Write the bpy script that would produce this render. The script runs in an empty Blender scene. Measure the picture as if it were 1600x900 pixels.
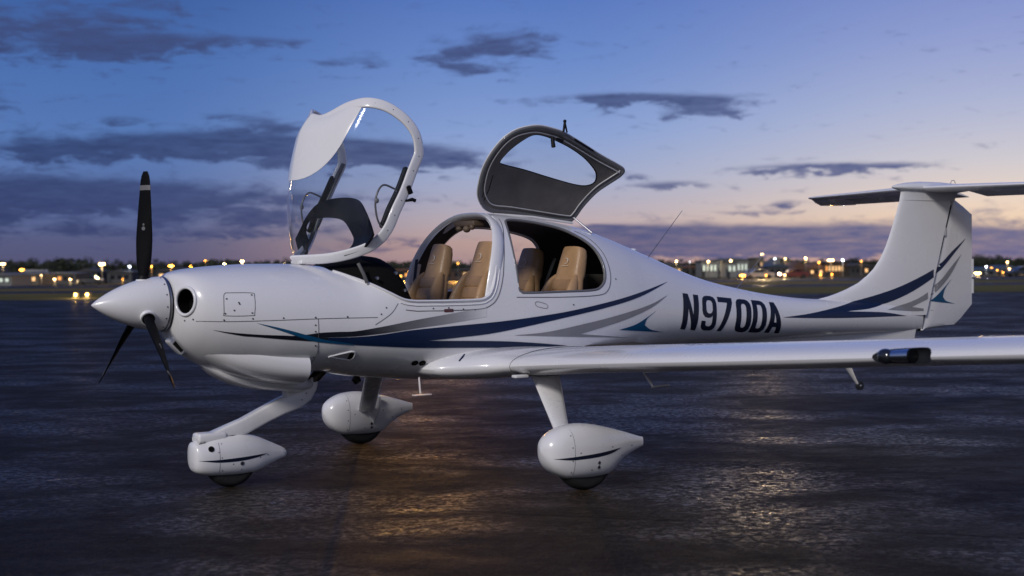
import bpy, bmesh, math, random
import numpy as np
from mathutils import Vector, Matrix
from mathutils.bvhtree import BVHTree
from mathutils.geometry import tessellate_polygon

R = math.radians
PI = math.pi
scene = bpy.context.scene
COL = scene.collection
random.seed(7)

# ------------------------------------------------------------------ camera
CAM = Vector((-3.5425, -8.4538, 1.3873)); YAW = .5915; PITCH = -.0174; ROLL = -.0095; FPX = 2241.8
cam_d = bpy.data.cameras.new('camera'); cam = bpy.data.objects.new('camera', cam_d); COL.objects.link(cam)
fw = Vector((math.sin(YAW)*math.cos(PITCH), math.cos(YAW)*math.cos(PITCH), math.sin(PITCH)))
rt = Vector((math.cos(YAW), -math.sin(YAW), 0)); up = rt.cross(fw)
r2 = rt*math.cos(ROLL)+up*math.sin(ROLL); u2 = -rt*math.sin(ROLL)+up*math.cos(ROLL)
M = Matrix((r2, u2, -fw)).transposed().to_4x4(); M.translation = CAM
cam.matrix_world = M
cam_d.sensor_width = 36; cam_d.lens = FPX/1600*36
cam_d.clip_start = .1; cam_d.clip_end = 9000
cam_d.dof.use_dof = True; cam_d.dof.focus_distance = 9.9; cam_d.dof.aperture_fstop = 2.4
scene.camera = cam

# ------------------------------------------------------------------ world: dusk sky with clouds
world = bpy.data.worlds.new('World'); scene.world = world; world.use_nodes = True
wt = world.node_tree; wt.nodes.clear()
class NT:
    """tiny helper to write node graphs as expressions"""
    def __init__(s, t): s.t = t
    def n(s, kind, **k):
        o = s.t.nodes.new(kind)
        for a, b in k.items(): setattr(o, a, b)
        return o
    def put(s, sock, v):
        if isinstance(v, bpy.types.NodeSocket): s.t.links.new(v, sock)
        elif v is not None: sock.default_value = v
    def m(s, op, a, b=None, c=None, clamp=False):
        o = s.n('ShaderNodeMath', operation=op, use_clamp=clamp)
        s.put(o.inputs[0], a); s.put(o.inputs[1], b); s.put(o.inputs[2], c)
        return o.outputs[0]
    def ramp(s, f, stops, interp='LINEAR'):
        o = s.n('ShaderNodeValToRGB'); cr = o.color_ramp; cr.interpolation = interp
        while len(cr.elements) > 1: cr.elements.remove(cr.elements[-1])
        cr.elements[0].position = stops[0][0]; cr.elements[0].color = (*stops[0][1], 1)
        for p, c in stops[1:]:
            e = cr.elements.new(p); e.color = (*c, 1)
        s.put(o.inputs[0], f); return o.outputs[0]
    def mix(s, f, a, b, mode='MIX'):
        o = s.n('ShaderNodeMix', data_type='RGBA', blend_type=mode)
        s.put(o.inputs[0], f); s.put(o.inputs[6], a if isinstance(a, bpy.types.NodeSocket) else (*a, 1)); s.put(o.inputs[7], b if isinstance(b, bpy.types.NodeSocket) else (*b, 1))
        return o.outputs[2]
    def comb(s, x, y, z):
        o = s.n('ShaderNodeCombineXYZ'); s.put(o.inputs[0], x); s.put(o.inputs[1], y); s.put(o.inputs[2], z); return o.outputs[0]
    def noise(s, v, scale, detail=4, rough=.5, dist=0):
        o = s.n('ShaderNodeTexNoise'); s.put(o.inputs['Vector'], v); o.inputs['Scale'].default_value = scale
        o.inputs['Detail'].default_value = detail; o.inputs['Roughness'].default_value = rough; o.inputs['Distortion'].default_value = dist
        return o.outputs[0]
    def mr(s, v, a, b, c=0, d=1, kind='LINEAR'):
        o = s.n('ShaderNodeMapRange', interpolation_type=kind); s.put(o.inputs[0], v)
        for i, q in enumerate((a, b, c, d)): s.put(o.inputs[i+1], q)
        return o.outputs[0]
def srgb(r, g, b):
    f = lambda c: (c/255/12.92) if c/255 < .04045 else ((c/255+.055)/1.055)**2.4
    return (f(r), f(g), f(b))

W = NT(wt)
tc = W.n('ShaderNodeTexCoord'); sx = W.n('ShaderNodeSeparateXYZ'); wt.links.new(tc.outputs['Generated'], sx.inputs[0])
X_, Y_, Z_ = sx.outputs
el = W.m('ARCSINE', Z_)                                   # elevation
azr = W.m('ARCTAN2', X_, Y_)                              # heading from +Y to +X
rel = W.m('SUBTRACT', azr, YAW)
rel = W.m('WRAP', rel, PI, -PI)
E_ = W.m('MULTIPLY', el, 57.2958); A_ = W.m('MULTIPLY', rel, 57.2958)      # degrees
def erampl(stops, top=90):
    # stops: elevation degrees -> colour ; positions compressed by sqrt
    f = W.m('POWER', W.m('DIVIDE', W.m('MAXIMUM', E_, 0), 90), .5)
    return W.ramp(f, [((e/90)**.5, c) for e, c in stops])
left = erampl([(0, srgb(84, 80, 112)), (1.0, srgb(88, 92, 130)), (2.4, srgb(90, 110, 160)), (5, srgb(84, 121, 184)), (8, srgb(70, 110, 178)), (11, srgb(54, 92, 160)), (25, srgb(44, 76, 146)), (90, srgb(34, 52, 112))])
mid = erampl([(0, srgb(172, 140, 146)), (.8, srgb(196, 162, 154)), (1.8, srgb(188, 174, 182)), (3.2, srgb(166, 174, 204)), (5.2, srgb(136, 162, 214)), (8, srgb(104, 138, 204)), (11, srgb(80, 116, 192)), (25, srgb(60, 90, 164)), (90, srgb(38, 58, 122))])
right = erampl([(0, srgb(232, 180, 150)), (.9, srgb(248, 208, 166)), (2.2, srgb(240, 216, 196)), (3.8, srgb(210, 205, 212)), (6, srgb(176, 184, 216)), (8.5, srgb(146, 160, 212)), (11, srgb(120, 140, 204)), (25, srgb(74, 98, 176)), (90, srgb(40, 60, 128))])
back = erampl([(0, srgb(112, 110, 122)), (4, srgb(136, 136, 146)), (14, srgb(122, 130, 156)), (40, srgb(90, 108, 160)), (90, srgb(40, 60, 128))])  # unseen sky behind the camera, brightened to fill the near side of the fuselage
c1 = W.mix(W.mr(A_, -15, 0, kind='SMOOTHSTEP'), left, mid)
c2 = W.mix(W.mr(A_, 1, 20, kind='SMOOTHSTEP'), c1, right)
absA = W.m('ABSOLUTE', A_)
base = W.mix(W.mr(absA, 50, 115, kind='SMOOTHSTEP'), c2, back)
# clouds: patches of broken stratus at their own headings and elevations
def deg(px, py): return (math.degrees(math.atan((px-800)/FPX)), math.degrees(math.atan((411+(px-800)*-.0095-py)/FPX)))
CL = [ # px, py, half width, half height, weight
 (70, 72, 140, 34, 1.1), (190, 90, 70, 18, .7), (215, 20, 120, 26, .5), (200, 96, 60, 16, .5), (330, 74, 90, 13, .8), (440, 72, 60, 8, .5), (540, 102, 60, 11, .7), (800, 72, 90, 24, .9), (710, 92, 70, 18, .75), (760, 115, 60, 10, .5),
 (1020, 158, 140, 9, .95), (1115, 170, 60, 13, .85), (950, 155, 80, 9, .8), (1060, 183, 80, 7, .6),
 (300, 228, 170, 17, 1.15), (430, 236, 150, 17, 1.15), (640, 250, 150, 17, 1.15), (560, 240, 120, 14, .9), (90, 250, 130, 14, 1.0), (200, 196, 60, 8, .6), (420, 198, 60, 11, .9), (360, 187, 40, 6, .6),
 (200, 318, 330, 22, 1.15), (60, 300, 200, 20, .8), (420, 345, 120, 14, .8), (350, 370, 140, 9, .7), (120, 362, 200, 12, .5), (560, 390, 60, 6, .6), (620, 375, 70, 7, .6),
 (1250, 267, 100, 9, 1.0), (1330, 265, 90, 6, .6), (1050, 290, 60, 7, .95), (975, 273, 40, 6, .7), (1230, 321, 45, 7, .9), (1150, 334, 80, 4, .6), (1420, 262, 50, 4, .4),
 (1160, 378, 230, 24, 1.35), (1400, 380, 200, 22, 1.3), (1000, 375, 110, 20, 1.1), (1600, 388, 130, 22, 1.3), (940, 360, 40, 6, .8), (1630, 90, 60, 10, .5), (1800, 330, 200, 20, .8), (-200, 200, 180, 50, .9), (-300, 330, 300, 30, 1)]
acc = None
wv = W.comb(W.m('MULTIPLY', A_, .55), W.m('MULTIPLY', E_, 2.1), 0.)
n1 = W.noise(wv, 1.15, 7, .62, .4)
n2 = W.noise(W.comb(W.m('MULTIPLY', A_, .35), W.m('MULTIPLY', E_, 1.2), 5.), .9, 3, .5)
n3 = W.noise(W.comb(W.m('MULTIPLY', A_, .5), W.m('MULTIPLY', E_, 3.2), 9.), 1.6, 6, .65)
Aw = W.m('ADD', A_, W.m('MULTIPLY', W.m('SUBTRACT', n2, .5), 2.2))
Ew = W.m('ADD', E_, W.m('MULTIPLY', W.m('SUBTRACT', n1, .5), .9))
for px, py, hw, hh, wgt in CL:
    a, e = deg(px, py); wa = math.degrees(hw/FPX); we = math.degrees(hh/FPX)
    da = W.m('MULTIPLY', W.m('SUBTRACT', Aw, a), 1/wa); de = W.m('MULTIPLY', W.m('SUBTRACT', Ew, e), 1/we)
    q = W.m('ADD', W.m('MULTIPLY', da, da), W.m('MULTIPLY', de, de))
    g = W.m('MULTIPLY', W.m('EXPONENT', W.m('MULTIPLY', q, -.8)), wgt)
    acc = g if acc is None else W.m('ADD', acc, g)
# elsewhere in the sky the same sort of cloud, by noise alone
far = W.m('MULTIPLY', W.mr(absA, 24, 40), W.mr(W.noise(W.comb(W.m('MULTIPLY', A_, .03), W.m('MULTIPLY', E_, .12), 2.), 1.0, 6, .6), .5, .75, 0, .9))
acc = W.m('ADD', acc, far)
dens = W.mr(W.m('ADD', acc, W.m('MULTIPLY', W.m('SUBTRACT', n1, .5), 2.9)), .22, 1.15, 0, 1, kind='SMOOTHSTEP')
dens = W.m('MULTIPLY', dens, W.mr(n3, .3, .7, .74, 1.0))
ccol = W.mix(W.mr(E_, 0, 5), W.mix(W.mr(A_, -18, 18), srgb(56, 64, 108), srgb(92, 96, 142)), W.mix(W.mr(A_, -18, 14), srgb(48, 66, 112), srgb(78, 92, 140)))
ccol = W.mix(W.mr(E_, 5, 10), ccol, srgb(64, 76, 122))
sky = W.mix(dens, base, ccol)
below = W.mr(E_, -.3, -2)
sky = W.mix(below, sky, (.02, .02, .025))
hs = W.n('ShaderNodeHueSaturation'); hs.inputs['Saturation'].default_value = .97; hs.inputs['Value'].default_value = .96; wt.links.new(sky, hs.inputs['Color']); sky = hs.outputs[0]
bgn = W.n('ShaderNodeBackground'); wt.links.new(sky, bgn.inputs[0]); bgn.inputs[1].default_value = 1.0
wo = W.n('ShaderNodeOutputWorld'); wt.links.new(bgn.outputs[0], wo.inputs[0])
world.cycles.sampling_method = 'MANUAL'; world.cycles.sample_map_resolution = 1024

# ------------------------------------------------------------------ sun: soft key added behind the camera to light the aircraft's near side
sd = bpy.data.lights.new('fill_sun', 'SUN'); so = bpy.data.objects.new('fill_sun', sd); COL.objects.link(so)
sd.energy = 1.9; sd.angle = R(11); sd.color = (1.0, .945, .90)
sdir = Vector((math.sin(YAW+R(28)), math.cos(YAW+R(28)), -math.tan(R(30))))
so.rotation_euler = sdir.to_track_quat('-Z', 'Y').to_euler(); so.location = (-8, -14, 9)

scene.view_settings.view_transform = 'Standard'; scene.view_settings.look = 'None'
scene.view_settings.exposure = 0; scene.view_settings.gamma = 1
scene.render.engine = 'CYCLES'
scene.cycles.max_bounces = 8; scene.cycles.transparent_max_bounces = 24; scene.cycles.sample_clamp_indirect = 3

# ------------------------------------------------------------------ materials
def newmat(name):
    m = bpy.data.materials.new(name); m.use_nodes = True; t = m.node_tree
    b = t.nodes['Principled BSDF']; return m, NT(t), b
def simple(name, col, rough=.5, metal=0, coat=0, spec=.5, var=.08, scale=6, bump=0, bscale=80):
    m, N, b = newmat(name)
    g = N.n('ShaderNodeTexCoord').outputs['Object']
    n = N.noise(g, scale, 5, .6)
    lo = tuple(c*(1-var) for c in col); hi = tuple(min(1, c*(1+var)) for c in col)
    N.put(b.inputs['Base Color'], N.mix(N.mr(n, .3, .7), lo, hi))
    N.put(b.inputs['Roughness'], N.mr(n, .3, .7, rough*.85, min(1, rough*1.15)))
    b.inputs['Metallic'].default_value = metal; b.inputs['Coat Weight'].default_value = coat; b.inputs['Coat Roughness'].default_value = .06
    b.inputs['Specular IOR Level'].default_value = spec
    if bump:
        bp = N.n('ShaderNodeBump'); bp.inputs['Strength'].default_value = bump; bp.inputs['Distance'].default_value = .01
        N.put(bp.inputs['Height'], N.noise(g, bscale, 3)); N.put(b.inputs['Normal'], bp.outputs[0])
    return m
def paint(name, col, dirt=1.0):
    m, N, b = newmat(name)
    g = N.n('ShaderNodeTexCoord').outputs['Object']
    n = N.noise(g, 2.2, 6, .62); f = N.noise(g, 38, 4, .7)
    dirtm = N.m('MULTIPLY', N.mr(n, .5, .8), .06*dirt)
    sp = N.m('MULTIPLY', N.mr(f, .68, .76), .05*dirt)
    N.put(b.inputs['Base Color'], N.mix(N.m('ADD', dirtm, sp, clamp=True), col, (.30, .27, .24)))
    N.put(b.inputs['Roughness'], N.mr(n, .3, .8, .22, .36))
    b.inputs['Coat Weight'].default_value = .55; b.inputs['Coat Roughness'].default_value = .07
    return m
WHITE = paint('white_gelcoat', (.80, .795, .80))
NAVY = simple('navy_paint', (.005, .017, .060), .42, spec=.3, coat=.06)
TEAL = simple('teal_paint', (.005, .075, .17), .42, spec=.3, coat=.06)
GREY = simple('grey_paint', (.25, .25, .265), .4, spec=.4)
INK = simple('registration_ink', (.005, .009, .026), .42, spec=.3)
BLACK = simple('satin_black', (.005, .0055, .007), .5, spec=.18)
PROPB = simple('prop_black', (.004, .0045, .006), .7, spec=.1)
VOID = simple('dark_void', (.004, .004, .004), .9, spec=.1)
RUBBER = simple('tyre_rubber', (.012, .012, .013), .75, bump=.3)
CHROME = simple('chrome', (.62, .63, .66), .12, metal=1)
STEEL = simple('brushed_steel', (.42, .42, .44), .34, metal=1)
BRONZE = simple('dark_bronze_steel', (.055, .045, .032), .38, metal=.7)
SCREW = simple('screw_dark', (.03, .03, .035), .5)
LINE = simple('panel_gap', (.10, .10, .11), .7)
LINING = simple('cabin_lining', (.055, .047, .042), .85, var=.25, scale=5, bump=.25)
DOORLIN = simple('door_lining', (.125, .115, .106), .62, var=.3, scale=4, bump=.2, bscale=30)
SEAL = simple('grey_seal', (.15, .15, .155), .45, coat=.3)
DASH = simple('dash_leather', (.0065, .006, .0055), .8, spec=.08, bump=.35, bscale=120)
LEATH = simple('tan_leather', (.42, .255, .125), .42, var=.16, scale=7, bump=.25, bscale=90)
LEATH2 = simple('tan_leather_centre', (.34, .205, .105), .5, var=.16, scale=9, bump=.25, bscale=90)
STITCH = simple('pale_stitching', (.72, .66, .56), .6)
BELT = simple('belt_webbing', (.016, .016, .018), .8)
PLATE = simple('maroon_plate', (.10, .02, .025), .4)
def gradstripe():
    m, N, b = newmat('black_fading_to_silver')
    g = N.n('ShaderNodeTexCoord').outputs['Object']; s = N.n('ShaderNodeSeparateXYZ'); N.t.links.new(g, s.inputs[0])
    c = N.ramp(N.mr(s.outputs[0], -.3, 1.55), [(0, (.006, .008, .014)), (.52, (.012, .014, .022)), (.72, (.14, .14, .15)), (.9, (.38, .38, .40)), (1, (.79, .785, .79))])
    N.put(b.inputs['Base Color'], c); b.inputs['Roughness'].default_value = .28; b.inputs['Coat Weight'].default_value = .5; b.inputs['Coat Roughness'].default_value = .07
    return m
GRAD = gradstripe()
def glass(name, tint=(.93, .95, .97), haze=.05):
    m, N, b = newmat(name); t = N.t; t.nodes.remove(b)
    tr = N.n('ShaderNodeBsdfTransparent'); tr.inputs[0].default_value = (*tint, 1)
    gl = N.n('ShaderNodeBsdfGlossy'); gl.inputs['Roughness'].default_value = .07; gl.inputs[0].default_value = (.95, .95, 1, 1)
    df = N.n('ShaderNodeBsdfDiffuse'); df.inputs[0].default_value = (.7, .7, .72, 1)
    lw = N.n('ShaderNodeLayerWeight'); lw.inputs[0].default_value = .5
    frs = N.m('ADD', N.m('MULTIPLY', N.m('POWER', lw.outputs['Facing'], 5), .55), .012)
    g = N.n('ShaderNodeTexCoord').outputs['Object']
    m1 = N.n('ShaderNodeMixShader'); N.put(m1.inputs[0], N.mr(N.noise(g, 5, 6, .7), .4, .75, haze*.4, haze*1.8)); t.links.new(tr.outputs[0], m1.inputs[1]); t.links.new(df.outputs[0], m1.inputs[2])
    m2 = N.n('ShaderNodeMixShader'); N.put(m2.inputs[0], frs); t.links.new(m1.outputs[0], m2.inputs[1]); t.links.new(gl.outputs[0], m2.inputs[2])
    t.links.new(m2.outputs[0], t.nodes['Material Output'].inputs[0]); return m
GLASS = glass('acrylic_glass', haze=.012)
LENS = simple('lamp_lens_dark', (.012, .014, .018), .05, coat=1)
def emis(name, col, s):
    m, N, b = newmat(name); b.inputs['Base Color'].default_value = (*col, 1)
    b.inputs['Emission Color'].default_value = (*col, 1); b.inputs['Emission Strength'].default_value = s; return m

# ------------------------------------------------------------------ object helpers
def tag(o, label=None, cat=None, group=None, kind=None):
    if label: o['label'] = label
    if cat: o['category'] = cat
    if group: o['group'] = group
    if kind: o['kind'] = kind
    return o
def finish(bm, name, mat, parent=None, smooth=True, angle=32, recalc=True):
    if recalc: bmesh.ops.recalc_face_normals(bm, faces=bm.faces[:])
    me = bpy.data.meshes.new(name); bm.to_mesh(me); bm.free()
    for p in me.polygons: p.use_smooth = smooth
    if smooth: me.set_sharp_from_angle(angle=R(angle))
    for m in (mat if isinstance(mat, (list, tuple)) else [mat]): me.materials.append(m)
    o = bpy.data.objects.new(name, me); COL.objects.link(o)
    if parent: o.parent = parent
    return o
def empty(name, loc=(0, 0, 0), rz=0, parent=None):
    o = bpy.data.objects.new(name, None); COL.objects.link(o); o.location = loc; o.rotation_euler = (0, 0, rz); o.empty_display_size = .3
    if parent: o.parent = parent
    return o
def copy_tree(o, parent=None):
    c = o.copy(); COL.objects.link(c); c.parent = parent
    for ch in list(o.children): copy_tree(ch, c)
    return c
def loft(bm, rings, cap0=True, cap1=True, closed=True):
    rv = [[bm.verts.new(p) for p in r] for r in rings]
    n = len(rv[0])
    for a, b in zip(rv, rv[1:]):
        for i in range(n if closed else n-1):
            j = (i+1) % n
            try: bm.faces.new((a[i], a[j], b[j], b[i]))
            except ValueError: pass
    if closed and cap0: bm.faces.new(rv[0][::-1])
    if closed and cap1: bm.faces.new(rv[-1])
    return rv
def tube(bm, pts, rad, n=10, squash=None, updir=Vector((0, 0, 1))):
    pts = [Vector(p) for p in pts]; rings = []
    rad = rad if isinstance(rad, (list, tuple)) else [rad]*len(pts)
    prev = None
    for i, p in enumerate(pts):
        d = (pts[min(i+1, len(pts)-1)]-pts[max(i-1, 0)]).normalized()
        u = updir-d*updir.dot(d) if prev is None else prev-d*prev.dot(d)
        if u.length < 1e-3: u = Vector((1, 0, 0))-d*d.x
        u.normalize(); prev = u; v = d.cross(u)
        su, sv = squash or (1, 1)
        rings.append([p+(u*math.cos(2*PI*k/n)*su+v*math.sin(2*PI*k/n)*sv)*rad[i] for k in range(n)])
    loft(bm, rings)
def box(bm, c, s, rot=None, bev=0):
    m = Matrix.Translation(c) @ (rot.to_4x4() if rot else Matrix.Identity(4)) @ Matrix.Diagonal((*s, 1))
    r = bmesh.ops.create_cube(bm, size=1, matrix=m)
    if bev: bmesh.ops.bevel(bm, geom=list({e for v in r['verts'] for e in v.link_edges}), offset=bev, segments=3, profile=.5, affect='EDGES')
def ball(bm, c, r, s=(1, 1, 1), u=20, v=14, rot=None):
    bmesh.ops.create_uvsphere(bm, u_segments=u, v_segments=v, radius=r, matrix=Matrix.Translation(c) @ (rot.to_4x4() if rot else Matrix.Identity(4)) @ Matrix.Diagonal((*s, 1)))
def disc(bm, c, nrm, r, depth, n=20, r2=None):
    q = Vector(nrm).to_track_quat('Z', 'Y').to_matrix().to_4x4()
    bmesh.ops.create_cone(bm, cap_ends=True, segments=n, radius1=r, radius2=r if r2 is None else r2, depth=depth, matrix=Matrix.Translation(c) @ q)
def smooth(pts, n=8, closed=False):
    P = [np.array(p, float) for p in pts]; out = []; N = len(P)
    for i in range(N if closed else N-1):
        p0, p1, p2, p3 = (P[(i-1) % N] if closed or i > 0 else 2*P[0]-P[1]), P[i], P[(i+1) % N], (P[(i+2) % N] if closed or i+2 < N else 2*P[-1]-P[-2])
        for k in range(n):
            t = k/n; out.append(tuple(.5*((2*p1)+(-p0+p2)*t+(2*p0-5*p1+4*p2-p3)*t*t+(-p0+3*p1-3*p2+p3)*t**3)))
    if not closed: out.append(tuple(P[-1]))
    return out
def interp(tab, x):
    xs = [t[0] for t in tab]; n = len(tab[0])
    if x <= xs[0]: return tab[0][1:]
    if x >= xs[-1]: return tab[-1][1:]
    i = max(k for k in range(len(xs)) if xs[k] <= x); i = min(i, len(xs)-2)
    h = xs[i+1]-xs[i]; t = (x-xs[i])/h; out = []
    for c in range(1, n):
        y0, y1 = tab[i][c], tab[i+1][c]; d = (y1-y0)/h
        def slope(k):
            if k <= 0 or k >= len(xs)-1: return (tab[min(k+1, len(xs)-1)][c]-tab[max(k-1, 0)][c])/(xs[min(k+1, len(xs)-1)]-xs[max(k-1, 0)])
            h0, h1 = xs[k]-xs[k-1], xs[k+1]-xs[k]; d0, d1 = (tab[k][c]-tab[k-1][c])/h0, (tab[k+1][c]-tab[k][c])/h1
            return 0 if d0*d1 <= 0 else (h0+h1)*3/((2*h1+h0)/d0+(h1+2*h0)/d1)
        m0, m1 = slope(i), slope(i+1)
        out.append((2*t**3-3*t*t+1)*y0+(t**3-2*t*t+t)*h*m0+(-2*t**3+3*t*t)*y1+(t**3-t*t)*h*m1)
    return out
def sgp(v, p): return math.copysign(abs(v)**p, v)
def ring(x, zt, zb, w, zm, n=2.3, nb=None, k=96, off=0):
    out = []
    for i in range(k):
        a = 2*PI*i/k; e = 2/(n if math.sin(a) >= 0 else (nb or n))
        y = (w-off)*sgp(math.cos(a), e); s = sgp(math.sin(a), e)
        z = zm+(zt-zm-off)*s if s >= 0 else zm+(zm-zb-off)*s
        out.append((x, y, z))
    return out
def boolean(o, cutter, op='DIFFERENCE', hide=True):
    md = o.modifiers.new('b', 'BOOLEAN'); md.operation = op; md.solver = 'EXACT'; md.object = cutter
    try: md.material_mode = 'TRANSFER'
    except Exception: pass
    dg = bpy.context.evaluated_depsgraph_get(); dg.update()
    me = bpy.data.meshes.new_from_object(o.evaluated_get(dg)); o.modifiers.clear()
    old = o.data; o.data = me; me.name = o.name
    bpy.data.objects.remove(cutter)
def prism(poly, y0, y1, mat=None, n=1):
    bm = bmesh.new(); loft(bm, [[(x, y0+(y1-y0)*i/n, z) for x, z in poly] for i in range(n+1)])
    return finish(bm, 'cutter', mat or WHITE, smooth=False)
def sheet(polys, cell, mat, name, parent, fn, thick=0, smoothf=True, angle=60, sx=None, sz=None):
    """filled outline (x,z) with optional holes, diced into cells and mapped to 3D by fn"""
    flat = [p for q in polys for p in q]
    tris = tessellate_polygon([[Vector((x, z, 0)) for x, z in q] for q in polys])
    bm = bmesh.new(); vs = [bm.verts.new((x, 0, z)) for x, z in flat]
    for t in tris:
        try: bm.faces.new([vs[i] for i in t])
        except ValueError: pass
    xs = [p[0] for p in flat]; zs = [p[1] for p in flat]
    cx, cz = sx or cell, sz or cell
    for ax, lo, hi, c in ((0, min(xs), max(xs), cx), (2, min(zs), max(zs), cz)):
        v = lo+c
        while v < hi:
            co = [0, 0, 0]; co[ax] = v; no = [0, 0, 0]; no[ax] = 1
            bmesh.ops.bisect_plane(bm, geom=bm.verts[:]+bm.edges[:]+bm.faces[:], dist=1e-6, plane_co=co, plane_no=no); v += c
    bad = []
    for v in bm.verts:
        q = fn(v.co.x, v.co.z)
        if q is None: bad.append(v)
        else: v.co = q
    if bad: bmesh.ops.delete(bm, geom=bad, context='VERTS')
    bmesh.ops.recalc_face_normals(bm, faces=bm.faces[:])
    if thick: bmesh.ops.solidify(bm, geom=bm.faces[:], thickness=thick)
    return finish(bm, name, mat, parent, smoothf, angle, recalc=False)
def bvh_of(objs):
    bm = bmesh.new()
    for o in objs:
        me = o.data.copy(); me.transform(o.matrix_basis); bm.from_mesh(me); bpy.data.meshes.remove(me)
    t = BVHTree.FromBMesh(bm); bm.free(); return t
def caster(tree, off=.0025, ymin=-8, d=(0, 1, 0), ymax=None):
    d = Vector(d)
    def f(x, z):
        h = tree.ray_cast(Vector((x, ymin, z)), d)
        if h[0] is None: return None
        if ymax is not None and h[0].y > ymax: return None
        n = h[1] if h[1].dot(d) < 0 else -h[1]
        return h[0]+n*off
    return f
def screws(name, spots, r, mat, parent, depth=.003, seg=10):
    """each fastener is an object of its own; all share one small mesh"""
    bm = bmesh.new(); disc(bm, (0, 0, 0), (0, 0, 1), r, depth, seg); first = None
    for p, n in spots:
        if first is None: o = finish(bm, name, mat, parent); first = o
        else: o = first.copy(); COL.objects.link(o); o.parent = parent
        o.location = p; o.rotation_euler = Vector(n).to_track_quat('Z', 'Y').to_euler()
# ------------------------------------------------------------------ ground
def prof(D):
    tab = [(0, 0), (66, 0), (100, -.30), (150, -.82), (200, -1.2), (300, -1.96), (500, -3.1), (1000, -4.9), (3000, -6.6), (7000, -8)]
    if D <= 0: return 0
    for (a, b), (c, d) in zip(tab, tab[1:]):
        if D <= c: return b+(d-b)*(D-a)/(c-a)
    return -8
fh = Vector((math.sin(YAW), math.cos(YAW), 0)); rh = Vector((math.cos(YAW), -math.sin(YAW), 0))
def at(px, D, h=0):
    p = Vector((CAM.x, CAM.y, 0))+fh*D+rh*((px-800)/FPX*D); p.z = prof(D)+h; return p
def strip(name, ds, w0, w1, mat, lift, kind='structure', slant=0):
    bm = bmesh.new(); rows = []
    for d in ds:
        row = []
        for k in range(13):
            s = w0+(w1-w0)*k/12; q = Vector((CAM.x, CAM.y, 0))+fh*(d+slant*s)+rh*s; q.z = prof(d+slant*s)+lift; row.append(bm.verts.new(q))
        rows.append(row)
    for a, b in zip(rows, rows[1:]):
        for i in range(12): bm.faces.new((a[i], a[i+1], b[i+1], b[i]))
    o = finish(bm, name, mat, smooth=True, angle=60); o['kind'] = kind; return o
def ground_mat():
    m, N, b = newmat('dark_grass_ground')
    g = N.n('ShaderNodeNewGeometry').outputs['Position']; n = N.noise(g, .05, 6, .6)
    N.put(b.inputs['Base Color'], N.ramp(n, [(.3, (.012, .014, .009)), (.5, (.035, .033, .014)), (.7, (.022, .024, .018))])); b.inputs['Roughness'].default_value = .95; b.inputs['Specular IOR Level'].default_value = .1
    return m
def verge_mat():
    m, N, b = newmat('olive_verge_grass')
    g = N.n('ShaderNodeNewGeometry').outputs['Position']; n = N.noise(g, .12, 6, .65)
    N.put(b.inputs['Base Color'], N.ramp(n, [(.3, (.035, .036, .010)), (.5, (.085, .078, .018)), (.7, (.05, .05, .016))])); b.inputs['Roughness'].default_value = .95; b.inputs['Specular IOR Level'].default_value = .1
    return m
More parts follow.
